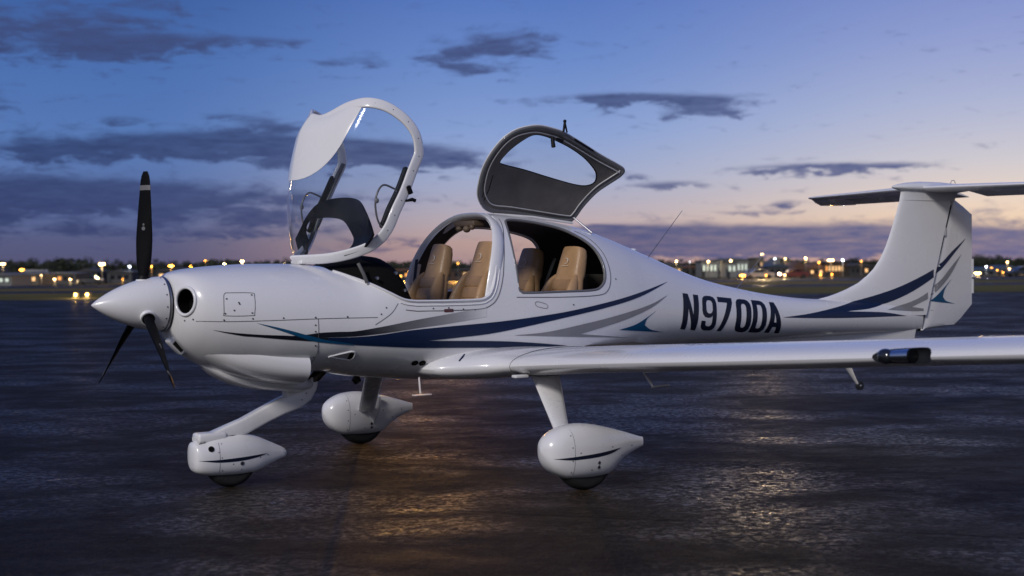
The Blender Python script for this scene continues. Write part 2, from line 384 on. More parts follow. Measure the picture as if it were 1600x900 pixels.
def asphalt():
    m, N, b = newmat('damp_asphalt')
    g = N.n('ShaderNodeNewGeometry').outputs['Position']
    # camera-independent frame turned to the lie of the paving lanes
    mp = N.n('ShaderNodeMapping'); N.put(mp.inputs[0], g); mp.inputs['Rotation'].default_value = (0, 0, YAW)
    v = mp.outputs[0]
    st = N.n('ShaderNodeMapping'); N.put(st.inputs[0], v); st.inputs['Scale'].default_value = (.8, 1.25, 1)
    big = N.noise(g, .35, 5, .6); lane = N.noise(st.outputs[0], 1.1, 6, .68); wet = N.noise(st.outputs[0], 2.7, 6, .7, .6)
    fine = N.noise(g, 55, 3, .6); agg = N.noise(g, 190, 2, .6)
    col = N.ramp(N.m('ADD', N.m('MULTIPLY', big, .5), N.m('MULTIPLY', lane, .5)), [(.36, (.004, .004, .0045)), (.5, (.008, .008, .0085)), (.64, (.016, .0155, .0155))])
    col = N.mix(N.mr(agg, .62, .72, 0, .3), col, (.05, .048, .046))
    # tar joints crossing the apron
    s = N.n('ShaderNodeSeparateXYZ'); N.t.links.new(g, s.inputs[0])
    wob = N.m('MULTIPLY', N.m('SUBTRACT', N.noise(g, 1.3, 4), .5), .16)
    joint = None
    for (ax, ay), (bx, by) in JOINTS:
        L = math.hypot(bx-ax, by-ay); nx, ny = -(by-ay)/L, (bx-ax)/L
        d = N.m('ABSOLUTE', N.m('ADD', N.m('ADD', N.m('MULTIPLY', s.outputs[0], nx), N.m('MULTIPLY', s.outputs[1], ny)), N.m('ADD', wob, -(ax*nx+ay*ny))))
        j = N.mr(d, .012, .04, 1, 0)
        joint = j if joint is None else N.m('MAXIMUM', joint, j)
    vo = N.n('ShaderNodeTexVoronoi', feature='DISTANCE_TO_EDGE'); N.put(vo.inputs['Vector'], N.mix(.12, v, N.comb(lane, wet, 0.)))
    vo.inputs['Scale'].default_value = .55
    crack = N.m('MULTIPLY', N.mr(vo.outputs[0], .004, .012, 1, 0), N.mr(big, .48, .6))
    wormc = N.mr(N.m('ABSOLUTE', N.m('SUBTRACT', N.noise(g, 15, 3, .55, 1.6), .5)), 0, .040, .7, 0)
    mot = N.mr(N.noise(g, 8, 4, .7), .42, .62)
    col = N.mix(N.m('MULTIPLY', mot, .7), col, (.003, .003, .0035))
    col = N.mix(wormc, col, (.042, .039, .036))
    N.put(b.inputs['Base Color'], N.mix(N.m('MAXIMUM', joint, N.m('MULTIPLY', crack, .6)), col, (.012, .012, .012)))
    patch = N.mr(N.noise(st.outputs[0], .6, 5, .62, .3), .42, .62, kind='SMOOTHSTEP')
    spk = N.mr(N.noise(g, 20, 4, .7, .6), .44, .62)
    rgh = N.m('SUBTRACT', N.mr(wet, .34, .66, .50, .68), N.m('MULTIPLY', N.m('MULTIPLY', patch, spk), .36))
    N.put(b.inputs['Roughness'], N.m('ADD', rgh, N.m('MULTIPLY', agg, .08)))
    N.put(b.inputs['Specular IOR Level'], N.m('ADD', N.m('MULTIPLY', N.m('MULTIPLY', patch, N.m('ADD', spk, .35)), .27), .085))
    worm = N.m('ABSOLUTE', N.m('SUBTRACT', N.noise(g, 15, 3, .55, 1.6), .5))
    wl_ = N.mr(worm, .0, .05, 1, 0)
    h = N.m('ADD', N.m('MULTIPLY', fine, .0045), N.m('MULTIPLY', wl_, .0045))
    h = N.m('ADD', h, N.m('MULTIPLY', N.noise(g, 24, 3, .65, .8), .0085))
    h = N.m('ADD', h, N.m('MULTIPLY', N.noise(g, 4, 3, .6, .4), .004))
    h = N.m('SUBTRACT', h, N.m('MULTIPLY', joint, .008))
    bp = N.n('ShaderNodeBump'); bp.inputs['Strength'].default_value = 1.0; bp.inputs['Distance'].default_value = 1.0
    N.put(bp.inputs['Height'], h); N.put(b.inputs['Normal'], bp.outputs[0]); return m
JOINTS = [((-3.2, 3.4), (-.55, -.05)), ((1.5, 7.8), (7.2, 2.2)), ((-9.0, 11.5), (30, 37.8)), ((-14, -4.2), (-1.5, 4.2))]
ASPH = asphalt(); GRND = ground_mat(); VERGE = verge_mat()
bm = bmesh.new(); rows = []
for d in [-60, 0, 60, 66, 80, 100, 150, 200, 300, 500, 1000, 3000, 7000]:
    half = max(160, abs(d)*1.1); rows.append([bm.verts.new(Vector((CAM.x, CAM.y, prof(d)-.012))+fh*d+rh*(-half+2*half*k/10)) for k in range(11)])
for a, b in zip(rows, rows[1:]):
    for i in range(10): bm.faces.new((a[i], a[i+1], b[i+1], b[i]))
o = finish(bm, 'ground', GRND, angle=60); o['kind'] = 'structure'
strip('apron', [-45, -10, 10, 30, 45, 60], -130, 130, ASPH, 0, slant=-.06)
strip('taxiway', [84, 92, 100, 104], -170, 170, ASPH, .004, slant=-.05)
strip('runway', [150, 175, 200], -260, 260, ASPH, .004)
tag(strip('verge_grass', [60, 66, 75, 84], -130, 130, VERGE, .006, slant=-.06), 'low olive grass verge between the apron and the taxiway', 'grass', kind='stuff')
tag(strip('field_grass', [104, 125, 149], -200, 200, VERGE, .004, slant=-.05), 'dark rough grass of the airfield beyond the taxiway', 'grass', kind='stuff')

# ------------------------------------------------------------------ the aeroplane
plane = empty('light_aircraft', (0, 0, 0))
tag(plane, 'white single engine light aircraft with open canopy and blue swoosh stripes parked on apron', 'aeroplane')

HULL = [ # x, ztop, zbot, half width, z of widest, n upper, n lower
 (.50, 1.388, .70, .530, 1.0, 2.25, 2.3), (.578, 1.382, .700, .535, 1.00, 2.25, 2.3), (.66, 1.384, .682, .543, 1.00, 2.2, 2.3), (.76, 1.43, .662, .555, 1.00, 2.15, 2.3), (.95, 1.58, .640, .570, 1.00, 2.1, 2.35), (1.2, 1.665, .615, .580, 1.0, 2.2, 2.4),
 (1.5, 1.72, .598, .582, 1.0, 2.35, 2.4), (1.82, 1.738, .588, .575, 1.0, 2.45, 2.4), (2.09, 1.723, .590, .56, 1.0, 2.4, 2.4), (2.59, 1.655, .640, .50, 1.0, 2.3, 2.3),
 (2.88, 1.580, .680, .455, .99, 2.2, 2.2), (3.06, 1.522, .700, .42, .98, 2.15, 2.2), (3.365, 1.418, .722, .365, .97, 2.1, 2.1), (3.617, 1.330, .732, .322, .96, 2.05, 2.1), (3.94, 1.236, .738, .275, .94, 2, 2.1),
 (4.28, 1.168, .742, .236, .93, 2, 2), (4.62, 1.114, .748, .205, .92, 2, 2), (5.02, 1.072, .752, .172, .91, 2, 2), (5.5, 1.05, .755, .132, .90, 2, 2), (6.0, 1.03, .757, .09, .89, 2, 2), (6.43, 1.02, .760, .052, .89, 2, 2)]
xs = list(np.arange(.578, 3.2, .035))+list(np.arange(3.2, 6.40, .08))+[6.43]
bm = bmesh.new(); loft(bm, [ring(x, *interp(HULL, x)) for x in xs]); fus = finish(bm, 'fuselage', WHITE, plane, angle=40)
# hollow cabin
bm = bmesh.new(); loft(bm, [ring(x, *interp(HULL, x), off=.022) for x in np.arange(.60, 3.35, .07)]); cav = finish(bm, 'cutter', LINING, angle=40)
boolean(fus, cav)
FRONT = smooth([(.50, 1.385), (.62, 1.335), (.76, 1.262), (.86, 1.205), (.945, 1.163), (1.03, 1.150)], 5)+smooth([(1.2, 1.148), (1.47, 1.150), (1.545, 1.165), (1.59, 1.205), (1.63, 1.30), (1.665, 1.42), (1.715, 1.56), (1.77, 1.665), (1.80, 1.72)], 5)
front_cut = [(x, z) for x, z in FRONT]+[(1.83, 2.2), (.44, 2.2), (.44, 1.41)]
boolean(fus, prism(front_cut, -1, 1))
REAR = smooth([(1.815, 1.225), (1.835, 1.196), (1.875, 1.186), (2.2, 1.188), (2.47, 1.192), (2.56, 1.215), (2.612, 1.27), (2.628, 1.36), (2.61, 1.45), (2.56, 1.52), (2.47, 1.58), (2.35, 1.63), (2.15, 1.668), (1.98, 1.683), (1.90, 1.675), (1.86, 1.63), (1.83, 1.54), (1.815, 1.42)], 5, closed=True)
rear_top = [(x, z) if z < 1.55 else (x, z) for x, z in REAR]
boolean(fus, prism(REAR, -1, -.02))
SWIN = smooth([(1.70, 1.19), (2.1, 1.185), (2.50, 1.21), (2.61, 1.28), (2.64, 1.40), (2.60, 1.50), (2.47, 1.58), (2.2, 1.635), (1.98, 1.645), (1.895, 1.61), (1.83, 1.52), (1.755, 1.37), (1.685, 1.235)], 5, closed=True)
boolean(fus, prism(SWIN, .05, 1))
fus.data.set_sharp_from_angle(angle=R(38))
while len(fus.data.materials) and fus.data.materials[0] is None: fus.data.materials.pop(index=0)
hull_tree = bvh_of([fus])
port = caster(hull_tree, .0)

def edge_tube(name, pts3, r, mat, parent, squash=None, n=8):
    bm = bmesh.new(); tube(bm, pts3, r, n, squash, updir=Vector((0, -1, 0))); return finish(bm, name, mat, parent, angle=60)
# uncut hull for placing trims
def uncut(xs_, off=0):
    bm = bmesh.new(); loft(bm, [ring(x, *interp(HULL, x), off=off) for x in xs_]); o = finish(bm, 'u', WHITE); t = bvh_of([o]); bpy.data.objects.remove(o); return t
ut = uncut(list(np.arange(.578, 3.3, .03)))
def side(x, z, s=-1, off=0):
    h = ut.ray_cast(Vector((x, s*3, z)), Vector((0, -s, 0)))
    return h[0]+Vector((0, s*off, 0)) if h[0] else None
rail = [p for p in (side(x, z) for x, z in FRONT if x > .585) if p]
railS = [Vector((p.x, -p.y, p.z)) for p in rail]
edge_tube('cockpit_rail', rail, .013, WHITE, fus, (1, .7)); edge_tube('cockpit_rail', railS, .013, WHITE, fus, (1, .7))
# recessed seat for the canopy: shallow lip lines outside the rail and round the roll bar
def offset_curve(pts, d):
    out = []
    for i, (x, z) in enumerate(pts):
        a = pts[max(0, i-1)]; b = pts[min(len(pts)-1, i+1)]; tx, tz = b[0]-a[0], b[1]-a[1]; L = math.hypot(tx, tz) or 1
        out.append((x+tz/L*d, z-tx/L*d))
    return out
lip = [(x, z) for x, z in offset_curve(FRONT, .062) if .93 < x]
lp = [p for p in (side(x, z, off=.001) for x, z in lip) if p]
edge_tube('canopy_seat_line', lp, .0028, LINE, fus, n=5)
lip2 = [(x, z) for x, z in offset_curve(FRONT, .028) if .9 < x]
edge_tube('canopy_seat_ridge', [p for p in (side(x, z) for x, z in lip2) if p], .007, WHITE, fus, (1, .6), n=8)
# roll bar: inner hoop that carries the canopy latch
hoop = []
for k in range(49):
    a = PI*k/48; c, s = math.cos(a), math.sin(a)
    z = 1.13+.585*abs(s)**(2/2.6); y = -.545*sgp(c, 2/2.6)
    t = (z-1.15)/.58; x = 1.60+.10*t+.13*t*t
    hoop.append((x, y, z))
bm = bmesh.new(); tube(bm, hoop, .030, 12, (1.6, .62), updir=Vector((1, 0, 0))); finish(bm, 'roll_bar', WHITE, fus, angle=60)
rp = [p for p in (side(x, z) for x, z in REAR) if p]
bm = bmesh.new(); tube(bm, [p+Vector((0, .006, 0)) for p in rp], .010, 8, updir=Vector((0, -1, 0))); finish(bm, 'door_seal', SEAL, fus, angle=60)
offR = [p for p in (side(x, z, off=.001) for x, z in smooth([(1.79, 1.16), (2.2, 1.152), (2.52, 1.158), (2.62, 1.19), (2.665, 1.27), (2.675, 1.37), (2.655, 1.47), (2.59, 1.56), (2.5, 1.61)], 6)) if p]
edge_tube('door_seat_line', offR, .0026, LINE, fus, n=5)
# starboard rear window pane with frame
def stb(x, z): return side(x, z, 1, -.004)
w = sheet([SWIN], .1, GLASS, 'rear_window', fus, stb)
bm = bmesh.new(); tube(bm, [side(x, z, 1, -.01) for x, z in SWIN], .012, 8, updir=Vector((0, 1, 0))); finish(bm, 'window_frame', WHITE, fus, angle=60)
# cabin fittings: bulkhead, overhead console, instrument panel, floor
bm = bmesh.new(); loft(bm, [ring(x, *interp(HULL, x), off=.026) for x in (3.0, 3.02)]); finish(bm, 'rear_bulkhead', LINING, fus, angle=30)
bm = bmesh.new(); box(bm, (1.9, 0, .80), (2.1, .95, .02)); finish(bm, 'cabin_floor', LINING, fus)
bm = bmesh.new()
box(bm, (1.84, .09, 1.665), (.10, .26, .045), bev=.015); ball(bm, (1.80, .16, 1.632), .026, (1, 1, .8)); ball(bm, (1.80, .06, 1.628), .028, (1, 1, .9)); ball(bm, (1.80, -.01, 1.64), .020)
finish(bm, 'overhead_console', simple('console_tan', (.16, .11, .07), .5), fus, angle=40)
bm = bmesh.new(); rings = []
for x, zt, wd, zb in [(.60, 1.36, .30, 1.0), (.64, 1.385, .36, 1.0), (.72, 1.418, .43, .95), (.80, 1.440, .46, .9), (.88, 1.448, .47, .85), (.95, 1.440, .475, .82), (.99, 1.415, .475, .82), (1.02, 1.35, .475, .82), (1.045, 1.25, .475, .82), (1.06, 1.05, .475, .82)]:
    rings.append(ring(x, zt, zb, wd, 1.12, 2.7, 4, 48))
loft(bm, rings); ip = finish(bm, 'instrument_panel', DASH, fus, angle=35)
bm = bmesh.new()
tube(bm, [(.73, -.462, 1.27), (.71, -.45, 1.33), (.69, -.42, 1.395)], .007, 8, (1.6, .6)); finish(bm, 'dash_bracket', simple('bracket_grey', (.07, .07, .075), .5), ip)
screws('dash_knob', [(p, (0, -1, 0)) for p in [(.80, -.462, 1.30), (.93, -.472, 1.33), (.99, -.476, 1.22), (.90, -.474, 1.18)]], .010, STEEL, ip, .02)

# ---- engine cowling
COWL = [ # x, zt, zb, w, zm, n, nb
 (-.418, 1.318, .975, .172, 1.155, 2, 2), (-.405, 1.338, .945, .225, 1.155, 2.1, 2), (-.385, 1.348, .915, .285, 1.15, 2.3, 2), (-.35, 1.358, .875, .345, 1.14, 2.5, 2), (-.30, 1.368, .835, .385, 1.12, 2.5, 2), (-.20, 1.380, .775, .425, 1.09, 2.4, 2.0),
 (-.03, 1.392, .722, .465, 1.06, 2.3, 2.0), (.15, 1.398, .705, .495, 1.03, 2.25, 2.1), (.35, 1.397, .70, .517, 1.01, 2.25, 2.2), (.50, 1.388, .70, .530, 1.0, 2.25, 2.3), (.578, 1.382, .70, .535, 1.00, 2.25, 2.3), (.66, 1.384, .682, .543, 1.00, 2.2, 2.3)]
cx = [-.418, -.412, -.405, -.395, -.385, -.37, -.35, -.325, -.30, -.26]+list(np.arange(-.22, .56, .035))+[.578]
bm = bmesh.new(); loft(bm, [ring(x, *interp(COWL, x)) for x in cx]); cowl = finish(bm, 'engine_cowling', WHITE, plane, angle=50)
# round cooling inlets
for s in (-1, 1):
    q = Vector((-.93, s*.37, .02)).normalized(); c = Vector((-.388, s*.262, 1.178))
    bm = bmesh.new(); disc(bm, c-q*.08, q, .077, .30, 40); cut = finish(bm, 'cutter', VOID, smooth=False); boolean(cowl, cut)
    bm = bmesh.new(); a = q.cross(Vector((0, 0, 1))).normalized(); b_ = q.cross(a)
cowl.data.set_sharp_from_angle(angle=R(38))
ct = bvh_of([cowl])
for s in (-1, 1):
    q = Vector((-.93, s*.37, .02)).normalized(); c = Vector((-.388, s*.262, 1.178)); a = q.cross(Vector((0, 0, 1))).normalized(); b_ = a.cross(q)
    bm = bmesh.new(); pts = []
    for k in range(41):
        t = 2*PI*k/40; p = c+(a*math.cos(t)+b_*math.sin(t))*.083
        h = ct.ray_cast(p+q*.5, -q); pts.append(h[0]+q*.002 if h[0] and (h[0]-p).length < .2 else p)
    tube(bm, pts, .0105, 10, updir=q); finish(bm, 'air_inlet', WHITE, cowl, angle=70)
    bm = bmesh.new(); disc(bm, c-q*.10, q, .075, .008, 32); finish(bm, 'inlet_duct', VOID, cowl)
# lower cowl: keel bulge with the oil cooler intake, and the tray below it
LOW = [(-.415, 1.02, .945, .06, .985), (-.37, 1.02, .90, .105, .96), (-.30, 1.03, .850, .215, .935), (-.20, 1.01, .788, .290, .90), (-.08, .98, .720, .345, .86), (.08, .95, .668, .392, .82), (.25, .93, .636, .425, .785), (.345, .925, .627, .440, .77)]
bm = bmesh.new(); loft(bm, [ring(x, zt, zb, w_, zm, 2.0, 2.7, 64) for x in list(np.arange(-.415, .34, .03))+[.345] for zt, zb, w_, zm in [interp(LOW, x)]]); low = finish(bm, 'lower_cowling', WHITE, cowl, angle=45)
TRAY = [(-.20, .80, .775, .03, .79), (-.15, .79, .728, .09, .775), (-.08, .78, .682, .135, .75), (.05, .77, .628, .175, .72), (.18, .75, .602, .20, .69), (.33, .74, .585, .20, .665), (.44, .70, .578, .16, .64), (.52, .66, .585, .08, .62), (.56, .63, .60, .03, .615)]
bm = bmesh.new(); loft(bm, [ring(x, zt, zb, w_, zm, 2.2, 3.2, 48) for x in list(np.arange(-.20, .55, .04))+[.56] for zt, zb, w_, zm in [interp(TRAY, x)]]); finish(bm, 'belly_scoop', WHITE, cowl, angle=45)
allcowl = bvh_of([cowl, low])
pc = caster(allcowl, .002)
def on_cowl(x, z): return pc(x, z)
# oil cooler intake with frame
rot = Matrix.Rotation(R(46), 3, 'Y')
bm = bmesh.new(); box(bm, (-.372, -.055, .905), (.125, .075, .055), rot, bev=.012); ifr = finish(bm, 'intake_frame', WHITE, low, angle=50)
bm = bmesh.new(); box(bm, (-.368, -.092, .903), (.075, .004, .040), rot); finish(bm, 'oil_cooler_intake', simple('cooler_mesh', (.03, .026, .018), .5, metal=.5), low, smooth=False)

# ---- spinner and propeller
prop = empty('propeller', (0, 0, 0), parent=plane)
bm = bmesh.new(); sp = []
for i in range(29):
    t = i/28; x = -.872+.425*t; r_ = .166*math.sin(PI/2*min(1, t*.97+.03))**.80 if t > 0 else .0012
    r_ = .166*(1-(1-t)**1.75)**.86 if t > 0 else .0015
    sp.append([(x, r_*math.cos(2*PI*k/56), 1.160+r_*math.sin(2*PI*k/56)) for k in range(56)])
loft(bm, sp); spn = finish(bm, 'spinner', WHITE, prop, angle=50)
bm = bmesh.new(); disc(bm, (-.437, 0, 1.158), (1, 0, 0), .169, .012, 56); finish(bm, 'spinner_backplate', STEEL, prop)
bm = bmesh.new(); disc(bm, (-.425, 0, 1.156), (1, 0, 0), .155, .02, 56); finish(bm, 'hub_gap', VOID, prop)
screws('spinner_screw', [((-.462, .1665*math.cos(a), 1.16+.1665*math.sin(a)), (0, math.cos(a), math.sin(a))) for a in [2*PI*k/14+.1 for k in range(14)]], .0045, SCREW, spn)
hub = Vector((-.555, 0, 1.158))
for tip, tw in ((Vector((-.522, .02, 1.965)), 1), (Vector((-.590, .745, .640)), 1), (Vector((-.650, -.745, .715)), 1)):
    d = (tip-hub); L = d.length; d.normalize(); ax = Vector((-1, 0, 0)); ax = (ax-d*ax.dot(d)).normalized(); tg = d.cross(ax)
    bm = bmesh.new(); rings = []
    #      r     chord  thick  pitch(deg from plane)
    tabp = [(.10, .050, .050, 60), (.16, .054, .048, 58), (.22, .080, .036, 52), (.30, .100, .028, 47), (.40, .110, .022, 41), (.55, .100, .017, 35), (.68, .084, .013, 31), (.77, .068, .010, 29), (L-.015, .052, .008, 28), (L, .034, .004, 28)]
    low_ = d.z < 0
    for q in np.linspace(.10, L, 26):
        ch, th, pt = interp(tabp, q); pt = R(pt+(7 if low_ else 0)); ch *= 1.1 if low_ else 1
        cv = -tg*math.cos(pt)+ax*math.sin(pt); nv = ax*math.cos(pt)+tg*math.sin(pt)
        c = hub+d*q
        rings.append([c+cv*(ch/2*math.cos(2*PI*k/20)-.0*ch)+nv*(th/2*math.sin(2*PI*k/20)) for k in range(20)])
    loft(bm, rings); bl = finish(bm, 'propeller_blade', PROPB, prop, angle=60)
    bm = bmesh.new(); rr = []
    for q in np.linspace(L-.115, L-.085, 4):
        ch, th, pt = interp(tabp, q); pt = R(pt); cv = -tg*math.cos(pt)+ax*math.sin(pt); nv = ax*math.cos(pt)+tg*math.sin(pt); c = hub+d*q
        rr.append([c+cv*((ch/2+.0015)*math.cos(2*PI*k/20))+nv*((th/2+.0015)*math.sin(2*PI*k/20)) for k in range(20)])
    loft(bm, rr); finish(bm, 'blade_tip_band', simple('band_grey', (.16, .16, .165), .5), bl, angle=60)
    ch, th, pt = interp(tabp, .46); pt = R(pt); cv = -tg*math.cos(pt)+ax*math.sin(pt); nv = ax*math.cos(pt)+tg*math.sin(pt)
    if nv.dot(CAM-hub) < 0: nv = -nv
    bm = bmesh.new(); disc(bm, hub+d*.46+nv*(th/2+.0008), nv, .012, .002, 16); disc(bm, hub+d*.484+nv*(th/2+.0008), nv, .007, .002, 12); finish(bm, 'blade_badge', simple('badge_grey', (.14, .14, .15), .4), bl)
    # root collar sealing the spinner cut-out
    bm = bmesh.new(); tube(bm, [hub+d*.105, hub+d*(.165 if d.z < 0 else .150)], [.052, .046], 24); finish(bm, 'blade_cuff_seal', WHITE, bl, angle=40)
    bm = bmesh.new(); tube(bm, [hub+d*.15, hub+d*.172], [.041, .038], 24); finish(bm, 'blade_root', BLACK, bl, angle=40)

# ---- wings
def airfoil(ch, t, n=22, camber=.014):
    up_, lo_ = [], []
    for i in range(n+1):
        x = .5*(1-math.cos(PI*i/n))
        yt = 5*t*(.2969*math.sqrt(x)-.1260*x-.3516*x*x+.2843*x**3-.1036*x**4)
        p = .38; yc = camber/p**2*(2*p*x-x*x) if x < p else camber/(1-p)**2*((1-2*p)+2*p*x-x*x)
        up_.append((x*ch, (yc+yt)*ch)); lo_.append((x*ch, (yc-yt)*ch))
    return up_[::-1]+lo_[1:-1]
WING = [(.30, 1.10, .712, 1.95, .115), (.48, 1.135, .708, 1.85, .112), (.56, 1.17, .708, 1.74, .113), (.64, 1.27, .712, 1.60, .118), (.72, 1.38, .718, 1.46, .128), (.80, 1.455, .724, 1.37, .136), (.95, 1.49, .735, 1.32, .132), (1.5, 1.50, .776, 1.27, .128),
        (2.8, 1.51, .860, 1.16, .125), (4.05, 1.52, .944, 1.05, .122), (5.3, 1.55, 1.030, .92, .12), (5.55, 1.60, 1.050, .84, .12), (5.72, 1.70, 1.085, .70, .12), (5.82, 1.80, 1.14, .56, .10), (5.88, 1.90, 1.20, .44, .09), (5.92, 2.0, 1.25, .32, .09)]
wys = [.30, .40, .48, .52, .56, .60, .64, .68, .72, .76, .80, .87, .95, 1.2, 1.5, 2.1, 2.8, 3.4, 4.05, 4.7, 5.3, 5.45, 5.55, 5.65, 5.72, 5.77, 5.82, 5.88, 5.92]
wings = {}
for s in (-1, 1):
    bm = bmesh.new(); rings = []
    for y in wys:
        xl, zl, ch, t = interp(WING, y); rings.append([(xl+a, s*y, zl+b) for a, b in airfoil(ch, t)])
    loft(bm, rings); wings[s] = finish(bm, 'wing', WHITE, plane, angle=50)
wt_ = bvh_of([wings[-1]])
def wring(y, off=.0015, s=-1):
    xl, zl, ch, t = interp(WING, y); pts = airfoil(ch, t)
    c = (xl+ch*.4, zl+.0); out = []
    for i, (a, b) in enumerate(pts):
        p0 = pts[i-1]; p1 = pts[(i+1) % len(pts)]; tx, tz = p1[0]-p0[0], p1[1]-p0[1]; L = math.hypot(tx, tz)
        out.append(Vector((xl+a+tz/L*off*-1*-1, s*y, zl+b-tx/L*off)))
    return out
wr = wring(.93, .002); k0 = 10; bm = bmesh.new(); tube(bm, wr[k0:36], .0022, 5); finish(bm, 'wing_root_joint', LINE, wings[-1], angle=60)
# leading-edge landing light bay in the port wing
xl, zl, ch, t = interp(WING, 4.12)
bm = bmesh.new(); rr = []
for y, dx, rz in [(3.890, .030, .010), (3.905, .060, .030), (3.935, .088, .041), (3.98, .100, .044), (4.05, .11, .046), (4.12, .115, .050), (4.165, .10, .056), (4.195, .07, .064), (4.225, .03, .072)]:
    x_, z_, c_, t_ = interp(WING, y); rr.append([(x_-.02+dx*(math.cos(a)+0.0)*.9, -y, z_+.008+rz*math.sin(a)) for a in [2*PI*k/24 for k in range(24)]])
loft(bm, rr); cut = finish(bm, 'cutter', simple('light_bay_grey', (.05, .055, .065), .35, metal=.6), angle=50); boolean(wings[-1], cut); wings[-1].data.set_sharp_from_angle(angle=R(40))
ll = empty('landing_light', (0, 0, 0), parent=wings[-1])
def wl(y, dx, dz): x_, z_, c_, t_ = interp(WING, y); return Vector((x_+dx, -y, z_+.006+dz))
bm = bmesh.new(); ball(bm, wl(3.950, .026, 0), .036, (1, 1.25, 1)); finish(bm, 'lamp_lens', LENS, ll)
bm = bmesh.new(); tube(bm, [wl(3.99, .030, 0), wl(4.04, .034, 0), wl(4.09, .036, 0)], [.027, .030, .031], 20); finish(bm, 'lamp_reflector', simple('polished_lamp_can', (.75, .76, .80), .2, metal=1), ll, angle=40)
bm = bmesh.new(); tube(bm, [wl(4.09, .036, 0), wl(4.10, .036, 0)], [.034, .034], 20); finish(bm, 'lamp_collar', BLACK, ll, angle=40)
# pitot mast under the wing
bm = bmesh.new(); tube(bm, [(1.70, -2.20, .768), (1.70, -2.01, .750)], .005, 8); tube(bm, [(1.70, -2.005, .750), (1.70, -2.086, .668)], .008, 8, (1, .6)); tube(bm, [(1.70, -2.080, .668), (1.70, -2.23, .690)], .006, 8)
finish(bm, 'pitot_probe', STEEL, wings[-1], angle=60)
bm = bmesh.new(); box(bm, (1.52, -1.0, .675), (.10, .05, .02), bev=.006); finish(bm, 'drain_fairing', WHITE, wings[-1])

# ---- fin, rudder, tailplane
def finring(z, xl, xr, th, n=14, rear=None):
    """closed section: nose at xl, blunt at xr with half-thickness there"""
    out = []; L = xr-xl
    for i in range(n+1):
        q = .5*(1-math.cos(PI*i/n)); out.append((xl+L*q, th*min(1, 1.55*math.sqrt(q)*(1-.35*q))))
    return [(x, y, z) for x, y in out]+[(x, -y, z) for x, y in out[:0:-1]]
LE = [(.90, 4.9), (1.0, 5.05), (1.062, 5.18), (1.085, 5.31), (1.13, 5.49), (1.19, 5.665), (1.25, 5.775), (1.31, 5.86), (1.40, 5.945), (1.5, 6.012), (1.7, 6.108), (1.9, 6.19), (1.99, 6.215)]
def hinge(z): return 6.412+(z-.76)*(6.835-6.412)/(1.93-.76)
bm = bmesh.new(); rings = []
for z in [.90, .96, 1.0, 1.035, 1.062, 1.085, 1.11, 1.14, 1.19, 1.25, 1.31, 1.4, 1.5, 1.6, 1.7, 1.8, 1.9, 1.97]:
    xl_, = interp(LE, z); rings.append(finring(z, xl_, hinge(z)-.006, .062-.022*(z-1)))
loft(bm, rings); fin = finish(bm, 'tail_fin', WHITE, plane, angle=45)
bm = bmesh.new(); rings = []
TE = [(.765, 6.50), (.775, 6.62), (.79, 6.78), (.80, 6.895), (.85, 6.98), (.977, 7.143), (1.2, 7.144), (1.5, 7.146), (1.785, 7.148), (1.86, 7.02), (1.93, 6.88)]
for z in [.765, .775, .79, .80, .825, .85, .91, .977, 1.1, 1.2, 1.35, 1.5, 1.65, 1.785, 1.82, 1.86, 1.93]:
    xr = float(np.interp(z, [a for a, _ in TE], [b for _, b in TE])); h = hinge(z)+.006; th = .045-.016*(z-.8); L = xr-h
    n = 8; a = [(h+L*i/n, th*(1-(i/n))**.9+.003) for i in range(n+1)]
    a = [(h-.0, th*.8)]+a[1:]
    rings.append([(x, y, z) for x, y in a]+[(x, -y, z) for x, y in a[::-1]])
loft(bm, rings); rud = finish(bm, 'rudder', WHITE, plane, angle=35)
bm = bmesh.new(); rings = []
for z in (.76, 1.1, 1.5, 1.93): h = hinge(z); rings.append([(h-.03, .03, z), (h+.03, .03, z), (h+.03, -.03, z), (h-.03, -.03, z)])
loft(bm, rings); finish(bm, 'rudder_hinge_gap', VOID, fin)
bm = bmesh.new(); tube(bm, [(hinge(z)+.001, -.043+.016*(z-.8), z) for z in (.78, 1.0, 1.3, 1.6, 1.9)], .005, 6); finish(bm, 'hinge_line', LINE, fin)
bm = bmesh.new()
for z0 in (1.14, 1.32): box(bm, (7.158, 0, z0), (.02, .012, .13))
box(bm, (7.166, 0, 1.235), (.035, .02, .03)); finish(bm, 'trim_tab', WHITE, rud)
for z0 in (1.63, 1.90):
    bm = bmesh.new(); box(bm, (hinge(z0), -.043, z0), (.035, .006, .07)); finish(bm, 'hinge_bracket', simple('bracket_white', (.6, .6, .6), .4), fin)
# ventral fin with tail skid
bm = bmesh.new(); loft(bm, [[(a, y, b) for a, y, b in r_] for r_ in [[(3.6, .006, .735), (6.36, .03, .775), (6.36, -.03, .775), (3.6, -.006, .735)], [(4.6, .004, .70), (6.33, .018, .62), (6.33, -.018, .62), (4.6, -.004, .70)], [(5.3, .003, .60), (6.26, .014, .50), (6.26, -.014, .50), (5.3, -.003, .60)]]])
vf = finish(bm, 'ventral_fin', WHITE, plane, angle=30)
bm = bmesh.new(); tube(bm, [(5.45, 0, .60), (5.55, 0, .47), (5.62, 0, .375), (5.655, 0, .335)], [.05, .035, .02, .015], 12, (.45, 1)); finish(bm, 'tail_skid', WHITE, vf, angle=50)
bm = bmesh.new(); bmesh.ops.create_cone(bm, cap_ends=True, segments=24, radius1=.036, radius2=.036, depth=.03, matrix=Matrix.Translation((5.68, 0, .318)) @ Matrix.Rotation(PI/2, 4, 'X')); finish(bm, 'skid_roller', RUBBER, vf, angle=40)
